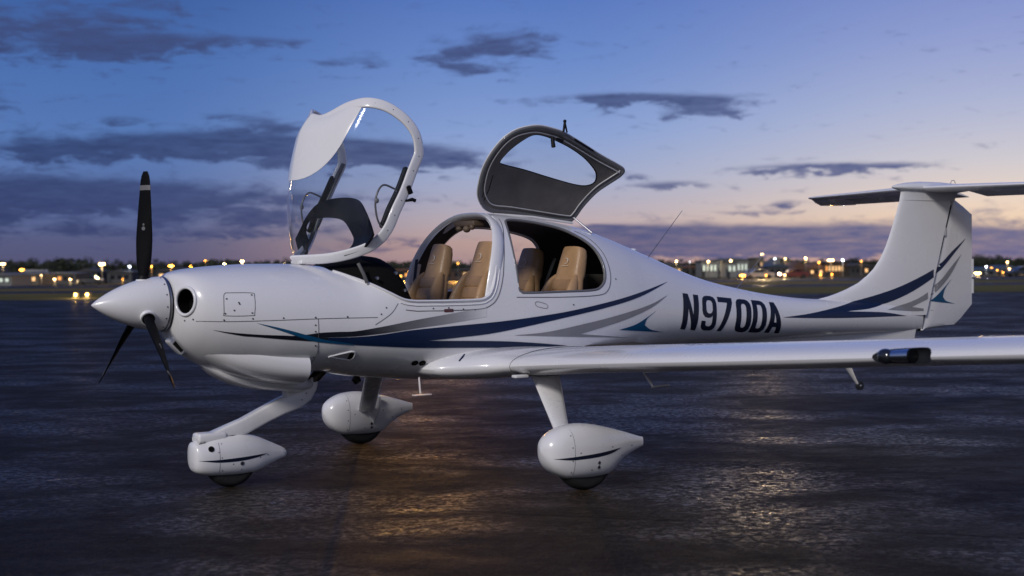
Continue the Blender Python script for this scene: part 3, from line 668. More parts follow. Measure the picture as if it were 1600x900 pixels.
bm = bmesh.new(); ball(bm, (5.68, -.016, .318), .012, (1, .4, 1)); finish(bm, 'skid_bolt', STEEL, vf)
# tailplane
STAB = [(0, 6.40, 2.010, .62, .11), (.4, 6.47, 2.006, .54, .11), (1.0, 6.59, 2.000, .43, .11), (1.5, 6.70, 1.997, .32, .11), (1.62, 6.735, 1.996, .28, .10), (1.655, 6.78, 1.996, .22, .08)]
bm = bmesh.new(); rings = []
for y in [-1.655, -1.62, -1.5, -1.0, -.4, 0, .4, 1.0, 1.5, 1.62, 1.655]:
    xl_, zl_, ch_, t_ = interp(STAB, abs(y)); rings.append([(xl_+a, y, zl_+b) for a, b in airfoil(ch_, t_, 14, -.005)])
loft(bm, rings); tp = finish(bm, 'tailplane', WHITE, plane, angle=40)
for s in (-1, 1):
    bm = bmesh.new(); rings = []
    for y in [.10, .4, 1.0, 1.38, 1.40, 1.50, 1.60, 1.652]:
        xl_, zl_, ch_, t_ = interp(STAB, y); te = 7.24; x0 = xl_+ch_*.90-(.0 if y < 1.39 else .17); th = .015 if y < 1.39 else .012; dz = .012+(.0 if y < 1.39 else .012)
        rings.append([(x0, s*y, zl_+th-(0 if y < 1.39 else .008)), (te, s*y, zl_-.055), (te, s*y, zl_-.061), (x0+(.0 if y < 1.39 else .06), s*y, zl_-th-(0 if y < 1.39 else .035))])
    loft(bm, rings); ev = finish(bm, 'elevator', WHITE, tp, angle=20)
    bm = bmesh.new(); loft(bm, [[(6.80+dx, s*y, 1.985), (7.19, s*y, 1.985), (7.19, s*y, 1.928), (6.93+dx, s*y, 1.924), (6.86+dx, s*y, 1.95)] for y, dx in ((1.42, -.02), (1.64, 0))]); finish(bm, 'elevator_horn', WHITE, ev, smooth=False)
bm = bmesh.new(); rings = []
for x, r_ in [(6.09, .003), (6.12, .016), (6.18, .030), (6.28, .045), (6.45, .058), (6.7, .058), (6.95, .045), (7.08, .025), (7.12, .008)]:
    rings.append([(x, r_*1.3*math.cos(2*PI*k/24), 2.012+r_*(.95 if math.sin(2*PI*k/24) > 0 else .8)*math.sin(2*PI*k/24)) for k in range(24)])
loft(bm, rings); finish(bm, 'tail_bullet_fairing', WHITE, tp, angle=50)
bm = bmesh.new(); rings = []
for z, f_ in ((1.90, 0), (1.96, .003), (1.99, .012)): rings.append(finring(z, interp(LE, z)[0]-f_, hinge(z)+.03+f_*2, .048+f_))
loft(bm, rings); finish(bm, 'fin_cap', WHITE, fin, angle=40)
bm = bmesh.new(); tube(bm, [(6.86, 0, 2.06), (6.88, 0, 2.088), (6.91, 0, 2.088), (6.93, 0, 2.06)], .003, 6); finish(bm, 'tail_loop', STEEL, tp)

# ---- landing gear
def pod(name, c, L, prof_, ang, y, parent, w_, front_box=0):
    """streamlined spat: rows (t, ztop, zbot, halfwidth)"""
    bm = bmesh.new(); rings = []
    for i in range(34):
        t = i/33; t = .5*(1-math.cos(PI*t)) if i < 17 else t*.0+.5*(1-math.cos(PI*t))
        zt, zb, hw = interp(prof_, t); zt, zb = max(zt, zb+.004), zb
        rings.append(ring(c+L*t, zt, zb, max(hw, .002), (zt+zb)/2+.01*(zt-zb), 2.35, 2.9, 40))
    rings = [[(x, y+yy, z) for x, yy, z in r_] for r_ in rings]
    loft(bm, rings); return finish(bm, name, WHITE, parent, angle=45)
def wheel(c, r, w_, parent):
    y = c[1]
    bm = bmesh.new(); rings = []
    for a in np.linspace(0, PI, 13):
        rings.append((-w_/2*math.cos(a), r-.045+.045*math.sin(a)**.8 if 0 < a < PI else r-.045))
    seg = 48; vs = [[bm.verts.new((c[0]+q*math.cos(2*PI*k/seg), y+yy, c[2]+q*math.sin(2*PI*k/seg))) for k in range(seg)] for yy, q in [(-w_/2, .05)]+rings+[(w_/2, .05)]]
    for a, b in zip(vs, vs[1:]):
        for k in range(seg): bm.faces.new((a[k], a[(k+1) % seg], b[(k+1) % seg], b[k]))
    bm.faces.new(vs[0]); bm.faces.new(vs[-1]); t = finish(bm, 'tyre', RUBBER, parent, angle=50)
    bm = bmesh.new(); disc(bm, c, (0, 1, 0), .075, w_*.9, 24); finish(bm, 'rim', STEEL, parent)
MAIN = [(0, .275, .255, .005), (.015, .310, .215, .045), (.05, .345, .165, .080), (.12, .378, .118, .108), (.22, .403, .084, .122), (.34, .410, .076, .126), (.48, .398, .074, .118), (.60, .378, .080, .100), (.66, .366, .108, .088), (.78, .340, .172, .062), (.90, .312, .208, .034), (.97, .295, .225, .018), (1, .290, .232, .012)]
for s, yc in ((-1, -1.44), (1, 1.40)):
    xo = 0 if s < 0 else -.03
    g = empty('main_landing_gear', (0, 0, 0), parent=plane)
    dzc = 0 if s < 0 else .0
    c = 1.362+xo
    pd = pod('wheel_spat', c, .78, MAIN, 0, yc, g, .12)
    wheel((1.683+xo, yc, .19), .19, .14, g)
    bm = bmesh.new(); leg = []
    top = Vector((1.84, -.80, .70)) if s < 0 else Vector((1.27, .45, .62)); bot = Vector((1.545, -1.42, .345)) if s < 0 else Vector((1.68, 1.36, .24))
    for q in np.linspace(0, 1, 9):
        p = top.lerp(bot, q); hw = (.118-.066*q) if s < 0 else (.075-.005*q); n_ = 16
        leg.append([p+Vector((hw*math.cos(2*PI*k/n_), .0, 0))+Vector((0, s*.33, 1)).normalized()*0+Vector((0, .33*s, .8)).normalized()*(.022*math.sin(2*PI*k/n_)) for k in range(n_)])
    loft(bm, leg); lg = finish(bm, 'gear_leg', WHITE, g, angle=60)
    if s > 0:
        bm = bmesh.new(); rr = []
        for z, hw, hy in ((.17, .004, .01), (.21, .03, .03), (.27, .055, .05), (.32, .064, .06), (.37, .062, .05)):
            rr.append([(1.70+hw*math.cos(2*PI*k/20)*1.1, yc-.115+(.40-z)*-.02+hy*.6*math.sin(2*PI*k/20), z) for k in range(20)])
        loft(bm, rr); finish(bm, 'leg_fillet', WHITE, pd, angle=60)
    sp_t = bvh_of([pd])
    for dx, dz in (((.352, .148), (.352, .175)) if s < 0 else ((.36, .135), (.355, .165))):
        h = sp_t.ray_cast(Vector((c+dx, -9, dz)), Vector((0, 1, 0)))
        if h[0]:
            bm = bmesh.new(); disc(bm, h[0], h[1], .011, .004, 16); finish(bm, 'access_plug', STEEL, pd)
            bm = bmesh.new(); disc(bm, h[0]+h[1]*.002, h[1], .005, .003, 12); finish(bm, 'plug_screw', SCREW, pd)
    if s < 0: main_pod = pd
    jl = [sp_t.ray_cast(Vector((c+.17+.0*z, -9, z)), Vector((0, 1, 0)))[0] for z in np.linspace(.10, .385, 16)]
    bm = bmesh.new(); tube(bm, [p for p in jl if p], .0013, 5); finish(bm, 'spat_joint', LINE, pd)
    spots = []
    for dx, z in [(.155, .13), (.155, .20), (.155, .28), (.155, .35), (.21, .245), (.30, .135), (.47, .26), (.56, .20), (.66, .25)]:
        h = sp_t.ray_cast(Vector((c+dx, -9, z)), Vector((0, 1, 0)))
        if h[0]: spots.append((h[0], h[1]))
    screws('spat_screw', spots, .0038, SCREW, pd)
NOSE = [(0, .225, .205, .004), (.006, .285, .150, .060), (.03, .300, .115, .085), (.10, .302, .094, .102), (.20, .318, .082, .108), (.33, .330, .076, .108), (.46, .334, .074, .104), (.62, .318, .078, .088), (.68, .306, .088, .080), (.80, .272, .118, .058), (.92, .236, .146, .036), (.985, .212, .160, .022), (1, .196, .172, .014)]
ng = empty('nose_landing_gear', (0, 0, 0), parent=plane)
npod = pod('wheel_spat', -.268, .64, NOSE, 0, 0, ng, .1)
wheel((-.008, 0, .17), .17, .12, ng)
bm = bmesh.new(); tube(bm, [(.66, 0, .72), (.53, 0, .605)], [.035, .035], 20); finish(bm, 'nose_strut', BRONZE, ng, angle=50)
bm = bmesh.new()
def sec(x, z, dx, dz, w_):   # box-like section: centre, half-thickness vector, half width
    out = []
    for k in range(20):
        a = 2*PI*k/20; u = sgp(math.cos(a), .32); v = sgp(math.sin(a), .32); out.append((x+dx*v, w_*u, z+dz*v))
    return out
loft(bm, [sec(.575, .645, -.022, .018, .030), sec(.545, .600, -.036, .022, .042), sec(.495, .545, -.046, .030, .046), sec(.43, .512, -.040, .045, .046), sec(.34, .485, -.020, .050, .045), sec(0.230, .440, -.018, .048, .043), (sec(0.084, .376, -.018, .047, .042)), sec(-0.036, .336, -.018, .046, .044), sec(-0.136, .306, -.014, .040, .052), sec(-0.211, .312, -.006, .024, .054), sec(-0.238, .312, -.001, .014, .046)])
arm = finish(bm, 'gear_arm_fairing', WHITE, ng, angle=35)
bm = bmesh.new(); box(bm, (-.141, 0, .322), (.19, .118, .060), bev=.018); finish(bm, 'fork_cap', WHITE, ng, angle=40)
bm = bmesh.new(); box(bm, (-.141, 0, .290), (.184, .112, .006)); finish(bm, 'fork_cap_gap', LINE, ng)
bm = bmesh.new(); box(bm, (.425, 0, .565), (.115, .088, .10), Matrix.Rotation(.0, 3, 'Y'), bev=.012); finish(bm, 'arm_upstand', WHITE, ng, angle=40)
sp_t = bvh_of([npod])
def onpod(x, z, off=0):
    h = sp_t.ray_cast(Vector((x, -9, z)), Vector((0, 1, 0))); return (h[0]+h[1]*off, h[1]) if h[0] else None
q = onpod(-.170, .258); bm = bmesh.new(); disc(bm, q[0], q[1], .019, .004, 20); finish(bm, 'spat_hole', VOID, npod)
q = onpod(.03, .155); bm = bmesh.new(); disc(bm, q[0], q[1], .013, .004, 16); finish(bm, 'access_plug', STEEL, npod); bm = bmesh.new(); disc(bm, q[0]+q[1]*.002, q[1], .006, .004, 12); finish(bm, 'plug_screw', SCREW, npod)
spots = []
for x, z in [(-.10, .285), (-.10, .12), (-.105, .20), (-.125, .235), (-.03, .155), (.03, .115), (.16, .18), (.22, .19)]:
    q = onpod(x, z)
    if q: spots.append(q)
screws('spat_screw', spots, .0035, SCREW, npod)
bm = bmesh.new(); tube(bm, [onpod(-.118, z, .0)[0] for z in np.linspace(.10, .292, 14)], .0014, 5); finish(bm, 'spat_joint', LINE, npod)
screws('fairing_screw', [((x, -.047 if x > 0 else -.060, z), (0, -1, 0)) for x, z in [(.47, .52), (.50, .56), (-.20, .30), (-.08, .30)]], .004, SCREW, arm)
# ---- opened front canopy
HOOP = [(1.078, -.53, 2.09), (1.065, -.53, 2.191), (1.029, -.52, 2.26), (.972, -.50, 2.323), (.879, -.46, 2.387), (.783, -.40, 2.412), (.734, -.32, 2.405), (.702, -.25, 2.386), (.651, -.17, 2.346), (.599, -.09, 2.322), (.575, 0, 2.341)]
RAIL = [(.445, 0, 1.421), (.505, -.12, 1.423), (.575, -.24, 1.429), (.65, -.35, 1.450), (.74, -.45, 1.491), (.80, -.51, 1.546), (.850, -.54, 1.625), (.889, -.55, 1.72), (.956, -.55, 1.842), (1.024, -.54, 1.986), (1.078, -.53, 2.09)]
CEN = [(.440, 1.43), (.438, 1.58), (.434, 1.734), (.440, 1.88), (.454, 1.99), (.476, 2.11), (.506, 2.23), (.545, 2.30), (.575, 2.335)]
canopy = empty('open_canopy', (0, 0, 0), parent=plane); canopy['label'] = 'clear front canopy tilted up and forward with white frame'
def resample(pts, n):
    P = [Vector(p) for p in pts]; L = [0]
    for a, b in zip(P, P[1:]): L.append(L[-1]+(b-a).length)
    out = []
    for i in range(n):
        d = L[-1]*i/(n-1); k = max(j for j in range(len(L)) if L[j] <= d+1e-9); k = min(k, len(P)-2)
        out.append(P[k].lerp(P[k+1], (d-L[k])/(L[k+1]-L[k])))
    return out
hoopP = resample(smooth(HOOP, 8), 41); railP = resample(smooth(RAIL, 8), 61)
baseP = railP[:19]                       # centre to front corner
NS, NV = 72, 44
railU = resample(railP[18:], NS+1)       # port edge from the front corner to the roll-bar corner
cenU = resample(smooth([(x, 0, z) for x, z in CEN], 8), NS+1)
baseU = resample(baseP[::-1], NV+1); hoopU = resample(hoopP, NV+1)    # port edge -> centre
def surf(i, j):
    s, v = i/NS, j/NV
    th = v*PI/2
    def arc(pe, pc):      # elliptical bulge from the edge to the crown
        e = 2/1.55; a = math.cos(th)**e if v < 1 else 0; b = math.sin(th)**e if v > 0 else 0
        return Vector((pe.x+(pc.x-pe.x)*b, pe.y*a, pe.z+(pc.z-pe.z)*b))
    p = arc(railU[i], cenU[i])
    p0 = baseU[j]-arc(railU[0], cenU[0]); p1 = hoopU[j]-arc(railU[NS], cenU[NS])
    return p+p0*(1-s)**6+p1*s**5
G = [[surf(i, j) for j in range(NV+1)] for i in range(NS+1)]
full = [[G[i][j] if j <= NV else Vector((G[i][2*NV-j].x, -G[i][2*NV-j].y, G[i][2*NV-j].z)) for j in range(2*NV+1)] for i in range(NS+1)]
def patch(name, mat, parent, keep, thick=.004, off=0):
    bm = bmesh.new(); vv = {}
    def V(i, j):
        if (i, j) not in vv: vv[i, j] = bm.verts.new(full[i][j])
        return vv[i, j]
    for i in range(NS):
        for j in range(2*NV):
            if keep((i+.5)/NS, (j+.5)/NV-1): bm.faces.new((V(i, j), V(i+1, j), V(i+1, j+1), V(i, j+1)))
    bmesh.ops.recalc_face_normals(bm, faces=bm.faces[:])
    if thick: bmesh.ops.solidify(bm, geom=bm.faces[:], thickness=thick)
    return finish(bm, name, mat, parent, angle=60, recalc=False)
def patch_f(name, mat, parent, ffun, a=None):
    """roof portion: rows run from the edge of the tongue (s=ffun(v)) to the hoop"""
    bm = bmesh.new(); rows = []
    def at_(s, v):
        fi = min(max(s, 0), 1)*NS; fj = (v+1)*NV; i, j = min(int(fi), NS-1), min(int(fj), 2*NV-1); a_, b_ = fi-i, fj-j
        return (full[i][j]*(1-a_)+full[i+1][j]*a_)*(1-b_)+(full[i][j+1]*(1-a_)+full[i+1][j+1]*a_)*b_
    for k in range(49):
        v = -a+2*a*k/48; s0 = ffun(v); rows.append([at_(s0+(1-s0)*q/16, v) for q in range(17)])
    vs = [[bm.verts.new(p) for p in r_] for r_ in rows]
    for r0, r1 in zip(vs, vs[1:]):
        for q in range(16):
            try: bm.faces.new((r0[q], r0[q+1], r1[q+1], r1[q]))
            except ValueError: pass
    bmesh.ops.remove_doubles(bm, verts=bm.verts[:], dist=.0005)
    for v_ in bm.verts: v_.co += (v_.co-Vector((.80, 0, 1.95))).normalized()*.012
    bmesh.ops.recalc_face_normals(bm, faces=bm.faces[:]); bmesh.ops.solidify(bm, geom=bm.faces[:], thickness=.004)
    return finish(bm, name, mat, parent, angle=60, recalc=False)
patch('canopy_glass', GLASS, canopy, lambda s, v: True, .004)
TA = .46
patch_f('canopy_roof', WHITE, canopy, lambda v: 1-.46*math.sqrt(max(0, 1-(abs(v)/TA)**2.8)), TA)
# white frame round the whole edge
loop = [p.copy() for p in baseP]+[p.copy() for p in railP[19:]]+[p.copy() for p in hoopP[1:]]
for _ in range(2): loop = [loop[0]]+[a*.25+b*.5+c*.25 for a, b, c in zip(loop, loop[1:], loop[2:])]+[loop[-1]]
loopS = [Vector((p.x, -p.y, p.z)) for p in loop]
cpt = Vector((.75, 0, 1.9))
def flat_frame(pts, w_, t_, name, mat, inset=0.0):
    """flat band following the canopy edge; wide across the edge direction, thin along the shell normal"""
    bm = bmesh.new(); rings = []; n = len(pts)
    for i, p in enumerate(pts):
        a, b = pts[max(0, i-1)], pts[min(n-1, i+1)]; d = (b-a).normalized()
        nn = Vector((p.x-.84, p.y*2.2, (p.z-1.95)*.6)); nn = nn-d*nn.dot(d); nn.normalize(); wd = d.cross(nn).normalized()
        c = p
        rings.append([c+wd*(w_*sgp(math.cos(2*PI*k/16), .6))+nn*(t_*sgp(math.sin(2*PI*k/16), .6)) for k in range(16)])
    loft(bm, rings, True, True); return finish(bm, name, mat, canopy, angle=50)
flat_frame(loop, .036, .011, 'canopy_frame', WHITE)
flat_frame(loopS, .032, .011, 'canopy_frame', WHITE)
# frame screws
screws('frame_screw', [(p+Vector((0, -.0112, 0)), (0, -1, 0)) for p in loop[9:-8:5]], .0035, SCREW, canopy)
bm = bmesh.new(); box(bm, (.485, 0, 1.405), (.05, .16, .022), bev=.006); finish(bm, 'canopy_hinge_bar', WHITE, canopy, angle=40)
for s in (-1, 1):
    P = [Vector((p.x-.004, s*(abs(p.y)-.016), p.z)) for p in railU[2:]]
    bm = bmesh.new(); tube(bm, P, .021, 10, (1, .45), updir=Vector((0, 1, 0))); finish(bm, 'frame_liner', simple('liner_grey', (.07, .075, .085), .5), canopy, angle=60)
# inner padding on both rails, latch and hook on the port rail
for s in (-1, 1):
    P = [Vector((p.x-.035, s*abs(p.y)*.955, p.z+.01)) for p in railU[28:64]]
    bm = bmesh.new(); tube(bm, P, [.006]+[.013]*(len(P)-2)+[.006], 8, (1.5, 1)); finish(bm, 'rail_padding', BLACK, canopy, angle=60)
    bm = bmesh.new(); Pg = [Vector((a, s*b, c)) for a, b, c in smooth([(.90, -.53, 1.86), (.82, -.53, 1.885), (.775, -.53, 1.84), (.757, -.53, 1.76), (.775, -.53, 1.66), (.82, -.53, 1.61), (.865, -.53, 1.625), (.905, -.53, 1.69), (.935, -.53, 1.78), (.90, -.53, 1.86)], 6)]
    tube(bm, Pg, .0065, 8, updir=Vector((0, 1, 0))); finish(bm, 'vent_window_rim', simple('rim_grey', (.10, .10, .11), .35, coat=.3), canopy, angle=60)
    bm = bmesh.new(); ball(bm, Vector((.765, s*.537, 1.785)), .014, (1, .7, 1.2)); finish(bm, 'vent_latch', SEAL, canopy)
bm = bmesh.new(); box(bm, (.985, -.562, 1.855), (.030, .02, .055), Matrix.Rotation(-.4, 3, 'Y'), bev=.004); tube(bm, [(.955, -.56, 1.785), (1.0, -.57, 1.795), (1.022, -.572, 1.787)], [.007, .012, .012], 10)
finish(bm, 'canopy_latch', BLACK, canopy, angle=40)
bm = bmesh.new(); box(bm, (.62, 0, 2.318), (.10, .075, .018), Matrix.Rotation(.3, 3, 'Y'), bev=.008); finish(bm, 'roof_latch_housing', SEAL, canopy, angle=40)
# black glare shield that lifts with the canopy: a U of padded board between the rails
gsO = smooth([(-.575, 1.572), (-.51, 1.640), (-.42, 1.715), (-.31, 1.788), (-.17, 1.818), (0, 1.826), (.17, 1.818), (.31, 1.788), (.42, 1.715), (.49, 1.635), (.548, 1.565)], 6)
gsI = smooth([(-.19, 1.485), (-.23, 1.535), (-.17, 1.60), (-.06, 1.672), (.10, 1.697), (.28, 1.70), (.40, 1.682), (.44, 1.62), (.40, 1.53), (.38, 1.46)], 6)
gout = [(y, z) for y, z in gsO]+[(.46, 1.455), (.38, 1.45)]+[(y, z) for y, z in gsI[::-1]]+[(-.30, 1.468), (-.44, 1.490), (-.50, 1.52)]
def gmap(y, z): return Vector((.755-.06*(abs(y)/.55)**2-.30*max(0, 1.56-z)+.02, y, z))
sheet([gout], .035, BLACK, 'glare_shield', canopy, gmap, thick=.014)
# stay strut

# ---- raised rear door
DO = [(1.909, 1.744), (1.825, 1.782), (1.757, 1.862), (1.734, 1.959), (1.734, 2.05), (1.764, 2.142), (1.817, 2.227), (1.887, 2.283), (1.97, 2.311), (2.065, 2.323), (2.182, 2.311), (2.301, 2.287), (2.489, 2.227), (2.693, 2.152), (2.869, 2.088), (2.926, 2.054), (2.913, 2.009), (2.846, 1.954), (2.783, 1.903), (2.736, 1.844), (2.696, 1.78), (2.666, 1.721), (2.629, 1.684), (2.566, 1.679), (2.304, 1.708), (2.074, 1.733)]
DW = [(1.863, 2.079), (1.902, 2.147), (1.97, 2.212), (2.051, 2.262), (2.142, 2.262), (2.262, 2.236), (2.418, 2.19), (2.568, 2.128), (2.685, 2.055), (2.727, 2.005), (2.727, 1.957), (2.667, 1.936), (2.561, 1.945), (2.348, 1.986), (2.11, 2.032), (1.912, 2.060)]
DOs = [(x, z) for x, z in smooth(DO, 4, closed=True)]; DWs = smooth(DW, 4, closed=True)
def dy(x, z, off=0):
    lean = -.08-.40*max(0, z-1.70)/.63
    cz = 1.99-.12*(x-2.2); b = max(0, 1-((x-2.28)/.66)**2)*max(0, 1-((z-cz)/.36)**2)
    return Vector((x, lean+.085*b+off, z))
door = empty('open_rear_door', (0, 0, 0), parent=plane); door['label'] = 'rear door raised above the roof showing its dark lining'
def inset(pts, d):
    cx_, cz_ = sum(p[0] for p in pts)/len(pts), sum(p[1] for p in pts)/len(pts); out = []
    n = len(pts)
    for i, (x, z) in enumerate(pts):
        a, b = pts[i-2], pts[(i+2) % n]; tx, tz = b[0]-a[0], b[1]-a[1]; L = math.hypot(tx, tz) or 1; nx, nz = tz/L, -tx/L
        if nx*(cx_-x)+nz*(cz_-z) < 0: nx, nz = -nx, -nz
        out.append((x+nx*d, z+nz*d))
    return out
sheet([inset(DOs, .006), DWs], .06, DOORLIN, 'door_lining', door, lambda x, z: dy(x, z, .0), thick=.004)
sheet([inset(DOs, .004), DWs], .06, WHITE, 'door_skin', door, lambda x, z: dy(x, z, .016), thick=.004)
sheet([DWs], .08, GLASS, 'door_window', door, lambda x, z: dy(x, z, .010), thick=.003)
def ltube(pts, r, name, mat, sq=None, off=0):
    P = [dy(x, z, off) for x, z in pts]; P += P[:2]
    bm = bmesh.new(); tube(bm, P, r, 10, sq, updir=Vector((0, 1, 0))); return finish(bm, name, mat, door, angle=60)
ltube(inset(DOs, .016), .020, 'door_rim', SEAL, (.62, 1), .004)
ltube(inset(DOs, .047), .0045, 'rim_bead', simple('pale_bead', (.55, .55, .56), .4), None, -.012)
ltube(DOs, .0045, 'rim_edge', WHITE, None, .010)
ltube(DWs, .007, 'window_seal', BLACK, None, .004)
bm = bmesh.new(); p = dy(2.20, 2.25, -.03)
tube(bm, [p, p+Vector((-.005, -.02, -.07))], [.013, .015], 10); q = dy(2.30, 2.225, -.03); tube(bm, [q+Vector((-.05, -.0, .02)), q+Vector((0, -.005, .0))], [.01, .013], 8); finish(bm, 'door_handle', BLACK, door, angle=60)
bm = bmesh.new(); p = dy(2.28, 2.288, -.01); tube(bm, [p, p+Vector((.012, 0, .065))], [.008, .009], 8); tube(bm, [p+Vector((.03, 0, -.005)), p+Vector((.014, 0, .062))], [.006, .006], 8); ball(bm, p+Vector((.012, 0, .073)), .012); finish(bm, 'door_catch', BLACK, door, angle=60)
bm = bmesh.new(); tube(bm, [dy(2.40, 2.245, -.005), dy(2.6, 2.175, -.005)], .013, 8, (.6, 1)); finish(bm, 'hinge_cover', BLACK, door, angle=60)
bm = bmesh.new(); tube(bm, [(2.62, -.09, 1.71), (2.70, -.20, 1.60)], [.006, .009], 10); finish(bm, 'gas_strut', STEEL, door, angle=60)
bm = bmesh.new()
for (x0, z0), (x1, z1) in (((1.84, 1.99), (1.815, 1.80)), ((1.775, 1.95), (1.80, 1.84))): tube(bm, [dy(x0, z0, -.004), dy((x0+x1)/2+.012, (z0+z1)/2, -.004), dy(x1, z1, -.004)], .003, 6)
finish(bm, 'lining_seam', VOID, door)
bm = bmesh.new(); tube(bm, [(1.93, -.10, 1.728), (2.25, -.10, 1.712), (2.60, -.10, 1.672)], .009, 8); finish(bm, 'door_hinge', WHITE, door, angle=60)

# ---- seats
def make_seat(x, y, ztop, lean=.30, sc=1.15):
    """x,y at the top of the backrest (front face), seat faces forward (-x)"""
    st = empty('seat', (x, y, ztop), parent=plane)
    dn = Vector((-lean, 0, -1)).normalized(); nf = Vector((-1, 0, lean)).normalized()    # down the back / out of the front face
    bm = bmesh.new(); rings = []
    for d, hw, th in [(-.012, .060, .02), (-.006, .082, .036), (.01, .094, .046), (.05, .102, .052), (.12, .109, .056), (.19, .114, .060), (.215, .118, .054), (.23, .126, .050), (.30, .150, .055), (.42, .165, .056), (.60, .17, .06), (.74, .17, .06)]:
        c = dn*d+Vector((th*.9, 0, 0)); hw = hw*(sc if d < .25 else 1+(sc-1)*.5)
        rings.append([c+Vector((0, 1, 0))*hw*sgp(math.cos(2*PI*k/36), .55)+nf*th*sgp(math.sin(2*PI*k/36), .7) for k in range(36)])
    loft(bm, rings); back = finish(bm, 'backrest', LEATH, st, angle=50)
    bm = bmesh.new()
    for q in range(6):
        d0 = .225+q*.082; rings = []
        for e, g in ((.002, .0), (.006, .007), (.02, .011), (.062, .011), (.076, .007), (.080, .0)):
            c = dn*(d0+e)+nf*(.006+g)+Vector((.0, 0, 0)); hw = .098+.0006*(q*8)
            rings.append([c+Vector((0, hw, 0)), c+Vector((0, -hw, 0)), c+Vector((0, -hw, 0))-nf*.02, c+Vector((0, hw, 0))-nf*.02])
        loft(bm, rings)
    finish(bm, 'back_panel', LEATH2, st, angle=25)
    for s in (-1, 1):
        bm = bmesh.new(); pts = []; rd = []
        for d, yy, f, r_ in [(.20, .118, .010, .012), (.26, .134, .026, .030), (.36, .152, .040, .042), (.50, .170, .046, .048), (.66, .178, .05, .052), (.76, .178, .03, .045)]:
            pts.append(dn*d+Vector((0, s*yy, 0))+nf*f+Vector((.03, 0, 0))); rd.append(r_)
        pts = [Vector(p) for p in smooth([tuple(p) for p in pts], 4)]; rd = [r_[0]*.92 for r_ in smooth([(r_,) for r_ in rd], 4)]
        tube(bm, pts, rd, 16, (1.35, .8), updir=nf); finish(bm, 'side_bolster', LEATH, st, angle=60)
    bm = bmesh.new(); c = dn*.74; box(bm, c+Vector((-.22, 0, .03)), (.46, .40, .13), bev=.045); finish(bm, 'cushion', LEATH, st, angle=60)
    # small embroidered mark and word bar on the head part
    bm = bmesh.new()
    o = nf*.017+dn*.095
    pts = [o+Vector((0, .026*math.cos(a)*1.0, 0))-dn*(.020*math.sin(a)) for a in np.linspace(.7, 5.2, 14)]
    tube(bm, pts, [.0008+.0022*math.sin(PI*i/13) for i in range(14)], 6, updir=nf)
    for yy in np.linspace(-.032, .032, 8): tube(bm, [o+dn*.036+Vector((0, yy-.003, 0)), o+dn*.036+Vector((0, yy+.003, 0))], .0020, 5, updir=nf)
    finish(bm, 'embroidered_mark', STITCH, st)
    return st
make_seat(1.735, -.265, 1.52); make_seat(1.685, .265, 1.51, sc=1.02)
make_seat(2.475, -.245, 1.485); make_seat(2.45, .245, 1.480)
bm = bmesh.new(); tube(bm, [(1.62, .45, 1.42), (1.595, .44, 1.28), (1.56, .42, 1.02)], .022, 6, (.15, 1), updir=Vector((1, 0, 0))); box(bm, (1.58, .43, 1.22), (.03, .05, .06), bev=.006); finish(bm, 'shoulder_belt', BELT, fus, angle=40)
bm = bmesh.new(); tube(bm, [(2.50, -.02, 1.42), (2.44, -.01, 1.28), (2.40, .0, 1.15)], .02, 6, (.15, 1), updir=Vector((1, 0, 0))); finish(bm, 'shoulder_belt', BELT, fus, angle=40); bm = bmesh.new(); tube(bm, [(2.40, .47, 1.42), (2.36, .46, 1.28), (2.33, .45, 1.15)], .02, 6, (.15, 1), updir=Vector((1, 0, 0))); finish(bm, 'shoulder_belt', BELT, fus, angle=40)
# ---- aerials, step, small hull details
bm = bmesh.new(); tube(bm, [(3.37, 0, 1.41), (3.724, 0, 1.779)], [.005, .0022], 6); ball(bm, (3.37, 0, 1.415), .018, (1.4, 1, .6)); finish(bm, 'whip_antenna', STEEL, plane)
bm = bmesh.new(); tube(bm, [(4.276, 0, 1.16), (4.577, 0, 1.44)], [.005, .0022], 6); ball(bm, (4.276, 0, 1.165), .015, (1.4, 1, .6)); finish(bm, 'whip_antenna', STEEL, plane)
bm = bmesh.new(); ball(bm, (3.22, -.02, 1.475), .02, (1.6, 1, .7)); finish(bm, 'roof_bump', WHITE, fus)
bm = bmesh.new(); tube(bm, [(1.10, -.46, .655), (1.085, -.50, .555)], .013, 8, (1, .5)); box(bm, (1.085, -.52, .550), (.13, .035, .008), bev=.003); finish(bm, 'boarding_step', WHITE, plane, angle=40)
bm = bmesh.new(); tube(bm, [(.93, .1, .63), (.95, .1, .60)], .028, 12); finish(bm, 'exhaust_pipe', BRONZE, plane, angle=50)
body_tree = bvh_of([fus, cowl, low]); bp_ = caster(body_tree, .002)
def stud(x, z):
    h = body_tree.ray_cast(Vector((x, -8, z)), Vector((0, 1, 0)))
    return (h[0]+h[1]*.002, h[1]) if h[0] else None
